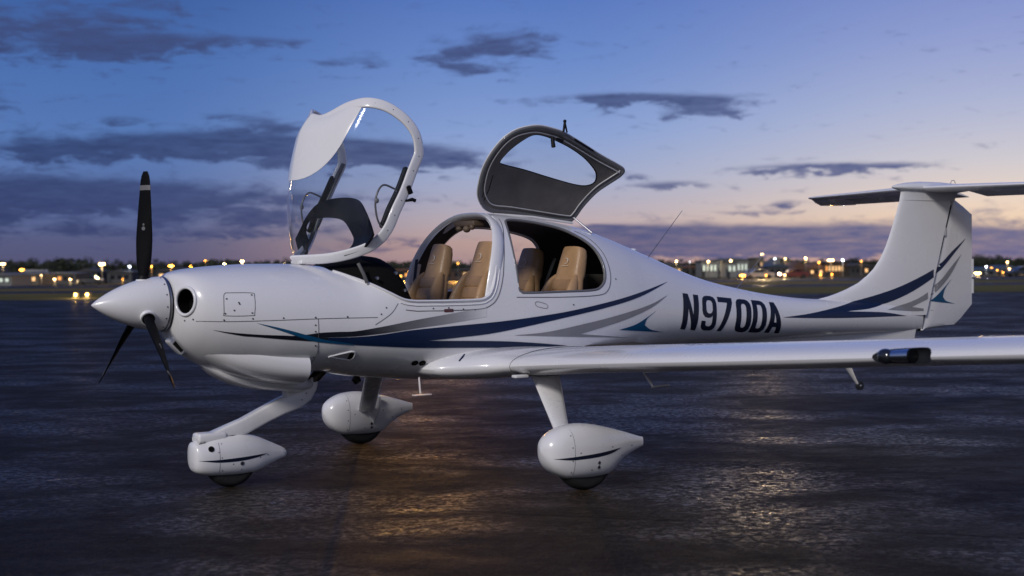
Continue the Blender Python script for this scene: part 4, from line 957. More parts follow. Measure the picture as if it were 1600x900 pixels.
#DECALS
BK = {
 'grad': [(-0.2698, 1.0083), (-0.1764, 0.9911), (-0.0214, 0.9736), (0.1311, 0.9635), (0.2301, 0.9585), (0.3711, 0.9717), (0.4875, 0.974), (0.6022, 0.9743), (0.7717, 0.9951), (1.0394, 1.0357), (1.2742, 1.0659), (1.5441, 1.1003), (1.5421, 1.0376), (1.2726, 1.0042), (1.0386, 0.9809), (0.7726, 0.953), (0.604, 0.9423), (0.4351, 0.942), (0.418, 0.9147), (0.3152, 0.9222), (0.1342, 0.9399), (-0.0191, 0.9579), (-0.094, 0.9658), (-0.1968, 0.9876)],
 'navy': [(0.4353, 0.94), (0.6044, 0.9383), (0.7729, 0.947), (1.0386, 0.9727), (1.6426, 1.0031), (2.0139, 1.0322), (2.3016, 1.0629), (2.6785, 1.1172), (2.958, 1.1673), (3.3062, 1.2396), (2.9521, 1.1377), (2.6112, 1.0719), (2.1826, 1.0097), (1.644, 0.9335), (1.3481, 0.9106), (1.1033, 0.8976), (1.651, 0.8738), (1.9731, 0.8477), (2.25, 0.8178), (1.9808, 0.8211), (1.6611, 0.8305), (1.3602, 0.8417), (1.0751, 0.8531), (0.8936, 0.8654), (0.6545, 0.8842), (0.5036, 0.9017), (0.418, 0.9147)],
 'teal1': [(-0.0263, 1.0433), (0.1281, 1.0064), (0.2903, 0.9605), (0.4162, 0.9268), (0.5983, 0.8962), (0.6, 0.8881), (0.4614, 0.9032), (0.3355, 0.9215), (0.2429, 0.9502), (0.1288, 0.9909)],
 'grey': [(1.76, 0.908), (2.0326, 0.9194), (2.3428, 0.9583), (2.6536, 1.0033), (3.036, 1.0735), (3.2655, 1.1419), (3.0626, 1.0543), (2.7576, 0.9727), (2.3498, 0.8938), (2.6272, 0.8687), (2.8583, 0.8469), (2.354, 0.8736)],
 'teal2': [(3.1248, 1.034), (3.0166, 0.9774), (2.9921, 0.9321), (3.0711, 0.8964), (3.2248, 0.8711), (2.976, 0.8886), (2.7269, 0.9079), (2.9068, 0.9445)],
 'tnavy': [(4.5807, 0.9354), (4.9548, 0.9598), (5.4378, 1.0194), (5.9742, 1.1157), (6.3461, 1.2201), (6.6613, 1.3401), (6.8412, 1.4526), (7.0525, 1.573), (6.8981, 1.4525), (6.6264, 1.2613), (6.2099, 1.0836), (5.7796, 0.9841), (5.3891, 0.9603), (5.8697, 0.9386), (6.1929, 0.8989), (5.4597, 0.9053), (4.9459, 0.9188)],
 'tgrey': [(5.939, 0.9583), (6.3394, 1.042), (6.6548, 1.1875), (6.8223, 1.3103), (6.9842, 1.4293), (6.8035, 1.2307), (6.5705, 1.0761), (6.2711, 0.9741), (6.5912, 0.9347), (6.27, 0.9381)],
 'tteal': [(6.841, 1.2131), (6.7473, 1.1292), (6.7101, 1.0562), (6.7564, 1.0154), (6.8875, 0.9866), (6.6823, 1.003), (6.5368, 1.0176), (6.6825, 1.1021)],
 'box_N': [(3.4437, 1.1521), (3.6244, 1.1332), (3.5742, 0.8708), (3.398, 0.8871)],
 'box_9': [(3.6631, 1.1304), (3.8286, 1.1172), (3.7876, 0.8586), (3.618, 0.8728)],
 'box_7': [(3.8523, 1.1147), (4.023, 1.0993), (3.9449, 0.8486), (3.8047, 0.8579)],
 'box_0': [(4.0583, 1.0965), (4.2328, 1.0808), (4.1887, 0.8291), (4.0148, 0.8458)],
 'box_D': [(4.2544, 1.0803), (4.4101, 1.0668), (4.3746, 0.8199), (4.2032, 0.8325)],
 'box_A': [(4.4176, 1.0647), (4.5714, 1.0491), (4.5807, 0.8098), (4.3965, 0.821)],
 'podL': [(1.4003, 0.2185), (1.5674, 0.2268), (1.7333, 0.2353), (1.9134, 0.2479), (1.82, 0.2226), (1.7066, 0.2107), (1.5818, 0.2063), (1.504, 0.2067)],
 'podN': [(-0.2502, 0.1907), (-0.1142, 0.1893), (0.0639, 0.1942), (0.2214, 0.201), (0.1362, 0.1822), (0.0174, 0.1709), (-0.1143, 0.1715), (-0.1977, 0.1826)],
 'seam': [(-0.418, 1.0712), (-0.3872, 1.0619), (-0.1016, 1.0548), (0.3516, 1.0584), (0.7522, 1.0556), (0.8448, 1.0772), (0.8999, 1.1401)],
 'seamlow': [(0.7201, 1.0047), (0.8448, 1.0772)],
 'fire': [(0.3599, 1.0582), (0.3624, 0.9325), (0.3788, 0.8308), (0.3689, 0.7379)],
 'paneld': [(-0.201, 1.2129), (-0.2111, 1.0954), (-0.0371, 1.0915), (-0.0219, 1.2097)],
 'naca': [(0.4609, 0.8193), (0.5977, 0.843), (0.6271, 0.7913)],
 'holes': [(1.0623, 0.7529), (1.1165, 0.7506)],
 'screws': [(-0.418, 1.0852), (-0.4059, 1.0724), (-0.3612, 1.0703), (-0.2108, 1.0649), (-0.0452, 1.0687), (0.1408, 1.0679), (0.3438, 1.0665), (0.3419, 1.0197), (0.342, 0.9805), (0.3535, 0.8929), (0.3687, 0.8186), (0.5541, 1.0647), (0.7794, 1.0749), (0.818, 1.1139), (-0.3891, 1.0618), (-0.1223, 1.1659), (-0.1522, 1.1208), (-0.1901, 1.19), (-0.0375, 1.21), (-0.0479, 1.1033), (-0.2037, 1.1029), (1.1439, 1.102), (1.257, 1.1033), (1.3669, 1.0923), (1.4544, 1.0859)],
 'plate': [(1.2234, 1.096), (1.2842, 1.0738)],
 'handle': [(1.951, 1.1156), (2.0431, 1.0874)],
 'crossf': [(2.2913, 1.0983), (2.7182, 1.2673)],
}
def soft(pts, n=5, corner=48):
    N = len(pts); out = []; cor = []
    for i in range(N):
        a, b, c = pts[i-1], pts[i], pts[(i+1) % N]
        t = math.degrees(abs((math.atan2(c[1]-b[1], c[0]-b[0])-math.atan2(b[1]-a[1], b[0]-a[0])+PI) % (2*PI)-PI)); cor.append(t > corner)
    ks = [i for i in range(N) if cor[i]]
    if len(ks) < 2: return smooth(pts, n, closed=True)
    for a, b in zip(ks, ks[1:]+[ks[0]+N]):
        seg = [pts[k % N] for k in range(a, b+1)]
        s = smooth(seg, n) if len(seg) > 2 else seg
        out += [tuple(p) for p in s[:-1]]
    return out
tail_tree = bvh_of([fus, fin, rud])
LIV = [('grad', 'swoosh_stripe', GRAD, bp_, cowl), ('navy', 'swoosh_stripe', NAVY, caster(body_tree, .0026), fus), ('teal1', 'swoosh_stripe', TEAL, caster(body_tree, .0034), cowl),
       ('grey', 'swoosh_stripe', GREY, bp_, fus), ('teal2', 'arrow_mark', TEAL, bp_, fus)]
for k, nm, mt, f, par in LIV: sheet([soft(BK[k])], .05, mt, nm, par, f, sx=.06, sz=.02)
tf = caster(tail_tree, .002)
def tf2(x, z):
    p = tf(x, z)
    return p if p is not None and p.y < 0 else None
for k, nm, mt in (('tnavy', 'swoosh_stripe', NAVY), ('tgrey', 'swoosh_stripe', GREY), ('tteal', 'arrow_mark', TEAL)): sheet([soft(BK[k])], .05, mt, nm, fin, tf2, sx=.06, sz=.03)
for k, tr, par in (('podL', main_pod, main_pod), ('podN', npod, npod)): sheet([soft(BK[k])], .02, INK, 'swoosh_stripe', par, caster(bvh_of([tr]), .0015))
# registration
RO = [(0, .22), (0, .78), (.03, .89), (.14, .97), (.32, 1), (.68, 1), (.86, .97), (.97, .89), (1, .78), (1, .22), (.97, .11), (.86, .03), (.68, 0), (.32, 0), (.14, .03), (.03, .11)]
RI = [(.335, .25), (.335, .75), (.36, .82), (.43, .86), (.57, .86), (.64, .82), (.665, .75), (.665, .25), (.64, .18), (.57, .14), (.43, .14), (.36, .18)]
GL = {'N': [[(0, 0), (0, 1), (.33, 1), (.67, .42), (.67, 1), (1, 1), (1, 0), (.69, 0), (.33, .60), (.33, 0)]],
 '9': [[(0, .27), (.28, .27), (.28, .20), (.32, .15), (.42, .125), (.58, .125), (.68, .155), (.72, .22), (.72, .44), (.62, .385), (.42, .365), (.2, .385), (.06, .46), (0, .57), (0, .80), (.04, .91), (.16, .975), (.34, 1), (.66, 1), (.84, .975), (.96, .91), (1, .80), (1, .20), (.96, .09), (.84, .025), (.66, 0), (.34, 0), (.16, .025), (.04, .09), (0, .19)], [(.28, .60), (.28, .79), (.33, .85), (.42, .875), (.58, .875), (.67, .85), (.72, .79), (.72, .60), (.67, .53), (.58, .495), (.42, .495), (.33, .53)]],
 '7': [[(0, 1), (1, 1), (1, .87), (.50, 0), (.14, 0), (.64, .85), (0, .85)]],
 '0': [RO, RI],
 'D': [[(0, 0), (0, 1), (.62, 1), (.82, .97), (.95, .89), (1, .76), (1, .24), (.95, .11), (.82, .03), (.62, 0)], [(.335, .135), (.335, .865), (.54, .865), (.63, .84), (.665, .75), (.665, .25), (.63, .16), (.54, .135)]],
 'A': [[(0, 0), (.32, 1), (.68, 1), (1, 0), (.68, 0), (.62, .20), (.38, .20), (.32, 0)], [(.42, .345), (.58, .345), (.5, .66)]]}
reg = empty('registration_number', (0, 0, 0), parent=fus)
for ch in 'N970DA':
    tl, tr, br, bl = BK['box_'+ch]
    def q(u, v): return tuple((bl[i]*(1-u)+br[i]*u)*(1-v)+(tl[i]*(1-u)+tr[i]*u)*v for i in (0, 1))
    sheet([[q(u, v) for u, v in pl] for pl in GL[ch]], .03, INK, 'painted_letter' if ch.isalpha() else 'painted_digit', reg, bp_)
# panel joints, screws, vents
def seamline(pts, r=.0016, nm='panel_joint', par=cowl, n=6, off=.0):
    P = [bp_(x, z) for x, z in smooth(pts, n)]; P = [p for p in P if p]
    if len(P) > 1:
        bm = bmesh.new(); tube(bm, P, r, 5, updir=Vector((0, -1, .3))); finish(bm, nm, LINE, par, angle=80)
seamline([(-.35, 1.060), (-.1, 1.0548), (.35, 1.058), (.5, 1.058)]); seamline([(.5, 1.058), (.7522, 1.0556)], par=fus); seamline([(.735, 1.01), (.845, 1.077), (.90, 1.14)], par=fus)
seamline([(.36, 1.058), (.364, .93), (.379, .83), (.372, .74)])
seamline([(x, z) for x, z in [(-.190, 1.225), (-.205, 1.205), (-.211, 1.11), (-.20, 1.09), (-.05, 1.088), (-.034, 1.10), (-.022, 1.20), (-.035, 1.222), (-.190, 1.225)]], .0016, 'oil_door_joint', n=3)
seamline([(1.94, 1.119), (1.96, 1.127), (2.03, 1.11), (2.048, 1.092), (2.03, 1.08), (1.955, 1.095), (1.94, 1.119)], .0013, 'door_handle_recess', fus, n=3)
screws('cowl_screw', [q for q in [stud(*p) for p in BK['screws'][2:]+[(-.118, 1.158), (2.28, 1.098), (2.718, 1.267)] if p] if q], .0048, SCREW, cowl)
VR = [(.463, .819), (.53, .834), (.600, .847), (.622, .845), (.632, .828), (.632, .806), (.618, .791), (.56, .802)]
vf_ = caster(body_tree, .003)
P = [vf_(x, z) for x, z in VR]; P = [p for p in P if p]
bm = bmesh.new(); tube(bm, P+P[:1], .0055, 8, updir=Vector((0, -1, 0))); finish(bm, 'vent_rim', WHITE, cowl, angle=60)
sheet([VR], .03, simple('duct_grey', (.42, .41, .40), .6), 'fresh_air_vent', cowl, vf_)
sheet([[(.594, .838), (.618, .838), (.622, .826), (.622, .806), (.612, .798), (.594, .803)]], .03, VOID, 'vent_throat', cowl, caster(body_tree, .006))
for x, z in BK['holes']:
    p = bp_(x, z); h = body_tree.ray_cast(Vector((x, -8, z)), Vector((0, 1, 0))); bm = bmesh.new(); disc(bm, p, h[1], .023, .006, 24); finish(bm, 'static_port', VOID, fus)
    bm = bmesh.new(); disc(bm, p+h[1]*.003, h[1], .010, .004, 16); finish(bm, 'port_plug', BLACK, fus)
sheet([[(1.222, 1.096), (1.290, 1.096), (1.290, 1.076), (1.222, 1.076)]], .03, PLATE, 'latch_plate', fus, caster(body_tree, .003))

# cabin air slot in the root fairing, light strip on the wing, tie-down and flap fairings below
bm = bmesh.new(); tube(bm, [(1.298, -.630, .763), (1.335, -.610, .783), (1.369, -.583, .801)], [.004, .007, .004], 8, (.5, 1), updir=Vector((-.5, -.6, .6))); finish(bm, 'cabin_air_slot', NAVY, wings[-1], angle=60)
for y in (1.95, 3.1):
    x_, z_, c_, t_ = interp(WING, y); bm = bmesh.new(); tube(bm, [(x_+c_*.55, -y, z_-c_*.038), (x_+c_*.8, -y, z_-c_*.045), (x_+c_*1.02, -y, z_-.035)], [.008, .018, .006], 10); finish(bm, 'flap_bracket_fairing', WHITE, wings[-1], angle=60)
x_, z_, c_, t_ = interp(WING, 2.75); bm = bmesh.new(); bmesh.ops.create_cone(bm, cap_ends=False, segments=20, radius1=.016, radius2=.016, depth=.004, matrix=Matrix.Translation((x_+.35, -2.75, z_-.062)) @ Matrix.Rotation(PI/2, 4, 'X')); tube(bm, [(x_+.35, -2.75, z_-.05), (x_+.35, -2.75, z_-.078)], .005, 8); finish(bm, 'tie_down_ring', STEEL, wings[-1])
# fabric-covered boxes and headset hook just visible in the baggage bay
bm = bmesh.new(); box(bm, (2.86, .12, 1.22), (.20, .34, .16), bev=.03); finish(bm, 'baggage_cover', simple('bay_fabric', (.11, .10, .09), .9, bump=.3), fus, angle=50)

# ================================================================== background
def zl(px, py, D): return CAM.z+(411-.0095*(px-800)-py)*D/FPX
AMB = (1.0, .47, .09); WRM = (1.0, .70, .34); CLD = (.82, .90, 1.0)
E_AMB = emis('sodium_lamp', AMB, 5); E_WRM = emis('warm_lamp', WRM, 7); E_CLD = emis('cool_lamp', CLD, 5)
EM = dict(a=E_AMB, w=E_WRM, c=E_CLD); CC = dict(a=AMB, w=WRM, c=CLD)
POLE = simple('galvanised_pole', (.10, .095, .09), .6)
def lamp(px, py, D, kind, size=.16, heads=1, power=0, label=None, ground_py=None):
    b = at(px, D); h = max(.6, zl(px, py, D)-b.z)
    size *= .58; power *= (.4 if power < 5000 else 1); r_ = empty('street_lamp', b, -YAW)
    tag(r_, label, 'street lamp', 'lit lamp posts along the far side of the airfield')
    bm = bmesh.new(); tube(bm, [(0, 0, 0), (0, 0, h)], [.09, .05], 8); finish(bm, 'pole', POLE, r_)
    bm = bmesh.new(); tube(bm, [(-.35*(heads-1)-.05, 0, h), (.35*(heads-1)+.05, 0, h)], .04, 6); finish(bm, 'crossarm', POLE, r_)
    for k in range(heads):
        x = (k-(heads-1)/2)*size*3.0
        bm = bmesh.new(); ball(bm, (x, -.1, h-size*.3), size, (1.25, .8, .75), 12, 8); finish(bm, 'lamp_head', EM[kind], r_)
        bm = bmesh.new(); box(bm, (x, .0, h+size*.55), (size*2.8, size*2.2, size*.25), bev=size*.05); finish(bm, 'lamp_hood', POLE, r_)
    if power:
        ld = bpy.data.lights.new('lamp_light', 'SPOT' if power > 9000 else 'POINT')
        if power > 9000: ld.spot_size = R(70); ld.spot_blend = .6
        ld.energy = power; ld.color = CC[kind]; ld.shadow_soft_size = size*1.3
        lo = bpy.data.objects.new('lamp_light', ld); COL.objects.link(lo); lo.parent = r_; lo.location = (0, -.5, h-size*1.2)
        if power > 9000: lo.rotation_euler = (R(86), 0, PI)
LAMPS = [ # px, py, D, kind, size, heads, power, label
 (5, 412, 240, 'w', .30, 2, 900, 'twin warm lamp at the far left edge above the pale shed'),
 (35, 421, 240, 'a', .26, 2, 1600, 'twin amber lamp glowing just right of the far left pair'),
 (65, 430, 230, 'w', .17, 1, 300, 'small warm lamp over the long low hangar at left'),
 (86, 436, 215, 'w', .24, 1, 500, 'low warm lamp left of the two runway guard lights'),
 (110, 436, 215, 'w', .20, 1, 500, 'low warm lamp straight above the runway guard lights'),
 (160, 412, 250, 'w', .34, 2, 3500, 'bright twin lamp on a tall pole left of the propeller'),
 (192, 436, 230, 'a', .14, 1, 500, 'tiny low amber lamp left of the propeller blade'),
 (203, 416, 300, 'c', .34, 1, 500, 'bluish white lamp directly left of the upright blade'),
 (237, 416, 250, 'a', .26, 1, 900, 'amber lamp directly right of the upright blade'),
 (268, 415, 250, 'a', .30, 2, 2200, 'broad amber lamp above the front of the cowling'),
 (299, 416, 260, 'a', .20, 1, 900, 'dim amber lamp second above the cowling'),
 (322, 407, 300, 'a', .22, 1, 300, 'small high lamp on its mast above the cowling'),
 (351, 412, 260, 'w', .28, 1, 900, 'soft warm lamp above the middle of the cowling'),
 (379, 408, 240, 'w', .34, 1, 2600, 'brightest warm lamp above the cowling, left of the open canopy'),
 (445, 412, 300, 'w', .14, 1, 0, 'faint lamp next to the base of the open canopy'),
 (626, 431, 220, 'a', .30, 1, 34000, 'amber lamp low behind the instrument panel'),
 (640, 424, 230, 'a', .26, 1, 80000, 'amber lamp beside the starboard canopy rail'),
 (716, 411, 230, 'a', .26, 1, 24000, 'warm lamp seen between the two front seats'),
 (1057, 408, 280, 'w', .30, 1, 900, 'warm lamp just right of the tall whip antenna foot'),
 (1078, 409, 290, 'c', .18, 1, 0, 'small pale lamp left of the lit terminal'),
 (1107, 408, 280, 'w', .30, 1, 700, 'warm lamp at the left end of the lit terminal'),
 (1142, 407, 280, 'w', .34, 1, 900, 'warm white lamp in front of the lit terminal'),
 (1191, 397, 230, 'w', .30, 1, 22000, 'tallest bright lamp beside the tip of the short whip antenna'),
 (1211, 404, 280, 'c', .24, 1, 400, 'pale lamp over the slanting white canopy roof'),
 (1227, 404, 280, 'w', .24, 1, 500, 'warm lamp right of the slanting white canopy roof'),
 (1259, 403, 250, 'w', .26, 1, 1200, 'warm lamp on a brown mast midway to the tail fin'),
 (1280, 410, 270, 'a', .26, 1, 500, 'dim orange lamp in front of the orange lit houses'),
 (1298, 406, 270, 'w', .40, 2, 900, 'wide white twin lamp left of the tail fin'),
 (1317, 406, 270, 'c', .28, 1, 500, 'cool round lamp next left of the tail fin'),
 (1346, 408, 270, 'a', .20, 1, 500, 'small amber lamp against the leading edge of the tail fin'),
 (1160, 430, 200, 'a', .26, 2, 1500, 'low amber pair in front of the dark car'),
 (1197, 435, 200, 'a', .16, 1, 500, 'lowest orange lamp below the slanting canopy roof'),
 (1226, 432, 200, 'w', .18, 1, 500, 'low warm lamp on the field below the masts'),
 (1282, 431, 200, 'a', .18, 1, 500, 'left one of two low amber lamps before the tail fin'),
 (1300, 431, 200, 'a', .15, 1, 400, 'right one of two low amber lamps before the tail fin'),
 (1541, 416, 250, 'c', .26, 1, 500, 'white lamp just right of the rudder'),
 (1549, 418, 260, 'a', .20, 1, 300, 'amber lamp touching the white lamp right of the rudder'),
 (1558, 422, 240, 'a', .18, 1, 300, 'small amber lamp on the blue roofed shed'),
 (1574, 409, 260, 'w', .26, 1, 500, 'highest warm lamp right of the rudder'),
 (1577, 420, 240, 'w', .22, 1, 400, 'warm lamp beneath the highest one right of the rudder'),
 (1567, 430, 220, 'a', .18, 1, 300, 'lowest amber lamp right of the rudder'),
 (1527, 437, 200, 'w', .30, 2, 800, 'wide low floodlight beside the rudder edge')]
for a in LAMPS: lamp(*a[:7], label=a[7])
# runway guard lights at the edge of the apron
for px, lb in ((118, 'left one of the two yellow guard lights at the apron edge'), (136, 'right one of the two yellow guard lights at the apron edge')):
    b = at(px, 64.2); r_ = empty('guard_light', b, -YAW); tag(r_, lb, 'guard light', 'yellow guard lights at the apron edge')
    bm = bmesh.new(); tube(bm, [(0, 0, 0), (0, 0, .12)], .03, 8); box(bm, (0, 0, .02), (.3, .2, .04)); finish(bm, 'post', POLE, r_)
    bm = bmesh.new(); box(bm, (0, .06, .16), (.24, .12, .22), bev=.02); finish(bm, 'housing', BLACK, r_)
    bm = bmesh.new(); ball(bm, (0, -.01, .155), .062, (1, .5, 1), 14, 10); finish(bm, 'lamp_head', emis('guard_yellow', (1, .62, .18), 9), r_)
    ld = bpy.data.lights.new('guard_glow', 'POINT'); ld.energy = 50; ld.color = (1, .62, .18); ld.shadow_soft_size = .08
    lo = bpy.data.objects.new('guard_glow', ld); COL.objects.link(lo); lo.parent = r_; lo.location = (0, -.14, .17)
# buildings
WALLS = [simple('wall_cream', (.10, .09, .075), .85, var=.2, scale=.4), simple('wall_grey', (.06, .062, .068), .85, var=.2, scale=.4), simple('wall_brick', (.075, .042, .028), .85, var=.25, scale=.6), simple('wall_white_sheet', (.17, .175, .17), .8, var=.12, scale=.4), simple('wall_dark', (.024, .026, .03), .85, var=.2, scale=.4)]
ROOFS = [simple('roof_dark', (.035, .035, .04), .8), simple('roof_blue', (.03, .05, .08), .6), simple('roof_pale', (.10, .105, .11), .7), simple('roof_tile', (.09, .045, .03), .8)]
LIT = [emis('window_warm', (1.0, .60, .26), .8), emis('window_cool', (.80, .90, .76), .30), emis('window_orange', (1.0, .42, .10), .7)]
PANE = simple('dark_pane', (.01, .012, .016), .1)
def fbox(nm, c, s, m, p):
    bm = bmesh.new(); box(bm, c, s); return finish(bm, nm, m, p, smooth=False)
BLD = [ # px0, px1, ytop, D, wall, roof, lit, label, kwargs
 (-14, 18, 426, 215, 3, 2, 1.0, 'pale lit shed cut by the left edge', dict(nwin=3)),
 (18, 60, 424, 235, 0, 2, .25, 'cream low shed behind the box truck at left', dict(nwin=4)),
 (60, 118, 425, 260, 1, 2, .1, 'long low grey hangar left of the propeller', dict(nwin=6, gable=.18)),
 (120, 152, 419, 300, 4, 0, .0, 'dark gabled hangar between the trees at left', dict(nwin=2)),
 (168, 206, 421, 300, 1, 0, .1, 'dark grey shed immediately left of the propeller blade', dict(nwin=3)),
 (243, 300, 418, 300, 4, 0, .15, 'dark shed above the spinner and cowling joint', dict(nwin=4)),
 (600, 660, 419, 290, 4, 3, .3, 'dark tiled house seen through the cockpit', dict(nwin=4)),
 (690, 780, 418, 290, 2, 0, .2, 'brick building seen between the front seats', dict(nwin=6)),
 (1042, 1066, 411, 285, 0, 0, .6, 'cream hut beneath the first lamps left of the terminal', dict(nwin=3)),
 (1068, 1092, 414, 300, 4, 3, .2, 'small dark house with tiled roof left of the terminal', dict(nwin=2)),
 (1096, 1122, 406, 290, 3, 2, 1.0, 'white lit block at the left end of the terminal', dict(nwin=4, gable=.08)),
 (1122, 1170, 403, 300, 3, 2, 1.0, 'long white lit terminal with low roof', dict(nwin=8, gable=.12)),
 (1136, 1152, 408, 270, 3, 2, 1.0, 'narrow brightly lit entrance block before the terminal', dict(nwin=2, gable=.06)),
 (1182, 1194, 402, 285, 0, 2, .7, 'tall narrow cream tower block beside the brightest right lamp', dict(nwin=2, gable=.05)),
 (1194, 1216, 402, 285, 3, 2, .8, 'white hall with one sided slanting roof', dict(nwin=3, mono=True, gable=.7)),
 (1200, 1232, 412, 262, 1, 1, .1, 'blue roofed barn below the slanting white hall', dict(nwin=3)),
 (1222, 1234, 403, 290, 0, 2, .5, 'slim cream block right of the slanting hall', dict(nwin=2, gable=.05)),
 (1236, 1262, 409, 265, 2, 3, .6, 'orange lit brick house with steep gable', dict(nwin=3, gable=.5)),
 (1264, 1288, 411, 275, 2, 3, .6, 'second brick house right of the steep gabled one', dict(nwin=3, gable=.4)),
 (1288, 1325, 408, 285, 2, 0, .9, 'long brick block with a row of lit orange windows', dict(nwin=7, gable=.12)),
 (1328, 1366, 411, 280, 4, 0, .4, 'dark block nearest the leading edge of the tail fin', dict(nwin=5)),
 (1522, 1556, 417, 255, 1, 1, .15, 'blue roofed hangar touching the rudder', dict(nwin=3, gable=.5)),
 (1556, 1600, 414, 265, 1, 1, .2, 'larger blue roofed hangar at the right edge', dict(nwin=4, gable=.5)),
 (1588, 1622, 425, 225, 0, 2, .9, 'low orange lit shed cut by the right edge', dict(nwin=3, gable=.1)),
 (-40, -14, 418, 260, 1, 0, .2, 'grey hangar just beyond the left edge', dict(nwin=2))]
def building(px0, px1, pyt, D, wall, roof, lit, label, k):
    depth, gable, nwin, mono = k.get('depth', 9), k.get('gable', .25), k.get('nwin', 5), k.get('mono', False)
    c = at((px0+px1)/2, D); w_ = (px1-px0)/FPX*D; h = zl((px0+px1)/2, pyt, D)-c.z; rise = h*gable; hw = h-rise
    r_ = empty('airfield_building', c, -YAW); tag(r_, label, 'building')
    fbox('wall', (0, depth/2, hw/2-.3), (w_, depth, hw+.6), WALLS[wall], r_)
    bm = bmesh.new(); o_ = .3
    sec_ = [(-w_/2-o_, hw+.003), (-w_/2-o_, hw+.15), (w_/2+o_, h), (w_/2+o_, hw+.003)] if mono else [(-w_/2-o_, hw+.003), (-w_/2-o_, hw+.12), (0, h), (w_/2+o_, hw+.12), (w_/2+o_, hw+.003)]
    loft(bm, [[(x, -o_, z) for x, z in sec_], [(x, depth+o_, z) for x, z in sec_]]); finish(bm, 'roof', ROOFS[roof], r_, smooth=False)
    ww = w_/(nwin+.5)*.55
    for q in range(nwin):
        x = -w_/2+w_*(q+.75)/(nwin+.5); on = random.random() < lit
        f = fbox('window', (x, -.033, hw*.58), (ww+.16, .06, hw*.36+.16), WALLS[4], r_)
        fbox('pane', (x, -.08, hw*.58), (ww, .03, hw*.36), (LIT[1] if lit >= .99 else LIT[random.choice((0, 0, 2))]) if on else PANE, f)
    fbox('door', (-w_/2+w_*.12, -.036, min(.95, hw*.3)), (.7, .07, min(1.9, hw*.6)), WALLS[4], r_)
for b in BLD: building(*b)
# trees
BARK = simple('bark', (.035, .027, .02), .9); LEAF = simple('foliage', (.028, .036, .018), .85, var=.5, scale=1.2)
def tree_meshes(seed, conical=False):
    rnd = random.Random(seed); bt = bmesh.new(); tips = []
    tube(bt, [(0, 0, -.05), (.01, 0, .2), (0, .01, .45)], [.035, .026, .018], 7)
    for k in range(9):
        a = rnd.uniform(0, 2*PI); r_ = rnd.uniform(.15, .42) if not conical else rnd.uniform(.08, .2); z = rnd.uniform(.45, .92)
        e = Vector((r_*math.cos(a), r_*math.sin(a), z)); m = Vector((e.x*.4, e.y*.4, (z+.3)/2)); tube(bt, [(0, 0, .28+.02*k), m, e], [.014, .010, .004], 5); tips.append(e)
    bc = bmesh.new()
    for e in tips+[Vector((0, 0, .8)), Vector((.1, 0, .6)), Vector((-.1, .05, .6))]:
        rad = rnd.uniform(.10, .2)
        for _ in range(46):
            d = Vector((rnd.gauss(0, 1), rnd.gauss(0, 1), rnd.gauss(0, .8))).normalized()*rad*rnd.uniform(.5, 1.1); c = e+d; s = rnd.uniform(.018, .04)
            u = Vector((rnd.gauss(0, 1), rnd.gauss(0, 1), rnd.gauss(0, 1))).normalized(); v = u.cross(Vector((rnd.gauss(0, 1), rnd.gauss(0, 1), rnd.gauss(0, 1)))).normalized()
            bc.faces.new([bc.verts.new(c+u*s), bc.verts.new(c+v*s*.7), bc.verts.new(c-u*s), bc.verts.new(c-v*s*.7)])
    return bt, bc
protos = []
for k in range(5):
    bt, bc = tree_meshes(k, k == 4); r_ = empty('tree', (0, 0, -50)); finish(bt, 'trunk', BARK, r_); finish(bc, 'crown', LEAF, r_, smooth=False, recalc=False); protos.append(r_)
used = set(); rnd = random.Random(3)
TREES = []
x = -24
while x < 455: TREES.append((x+rnd.uniform(-3, 3), rnd.uniform(404, 412) if not 75 < x < 135 else rnd.uniform(401, 407), rnd.uniform(360, 470))); x += rnd.uniform(10, 16)
for x in (594, 602, 611, 622, 634, 648, 700, 712, 724, 736, 812): TREES.append((x, rnd.uniform(404, 412), rnd.uniform(330, 400)))
x = 1014
while x < 1375: TREES.append((x, rnd.uniform(402, 408), rnd.uniform(380, 470))); x += rnd.uniform(11, 18)
x = 1524
while x < 1625: TREES.append((x, rnd.uniform(396, 402) if x < 1560 else rnd.uniform(400, 406), rnd.uniform(330, 400))); x += rnd.uniform(8, 12)
ANCH = [(-30, 'left edge of the view'), (5, 'far left twin lamp'), (35, 'far left amber pair'), (65, 'low hangar lamp'), (100, 'guard lights'), (160, 'bright twin lamp left of the propeller'), (203, 'bluish lamp'), (225, 'upright propeller blade'), (268, 'broad amber lamp'), (299, 'dim amber lamp'), (322, 'high mast lamp'), (351, 'soft lamp over the cowling'), (379, 'brightest lamp over the cowling'), (410, 'rear of the cowling top'), (445, 'foot of the open canopy'),
 (605, 'dark instrument panel'), (640, 'starboard hoop leg'), (716, 'lamp between the front seats'), (812, 'starboard rear window'), (1020, 'foot of the tall antenna'), (1057, 'first lamp beyond the tall antenna'), (1078, 'small pale lamp'), (1107, 'left end of the terminal'), (1142, 'lit terminal entrance'), (1191, 'tallest bright lamp'), (1227, 'slanting white hall'), (1259, 'brown mast lamp'), (1298, 'wide twin lamp near the fin'), (1330, 'orange windowed block'), (1360, 'leading edge of the fin'), (1520, 'rudder edge'), (1549, 'white lamp by the rudder'), (1574, 'highest lamp right of the rudder'), (1600, 'right edge of the view')]
SH = ('rounded', 'broad', 'uneven', 'loose', 'narrow'); seen = {}
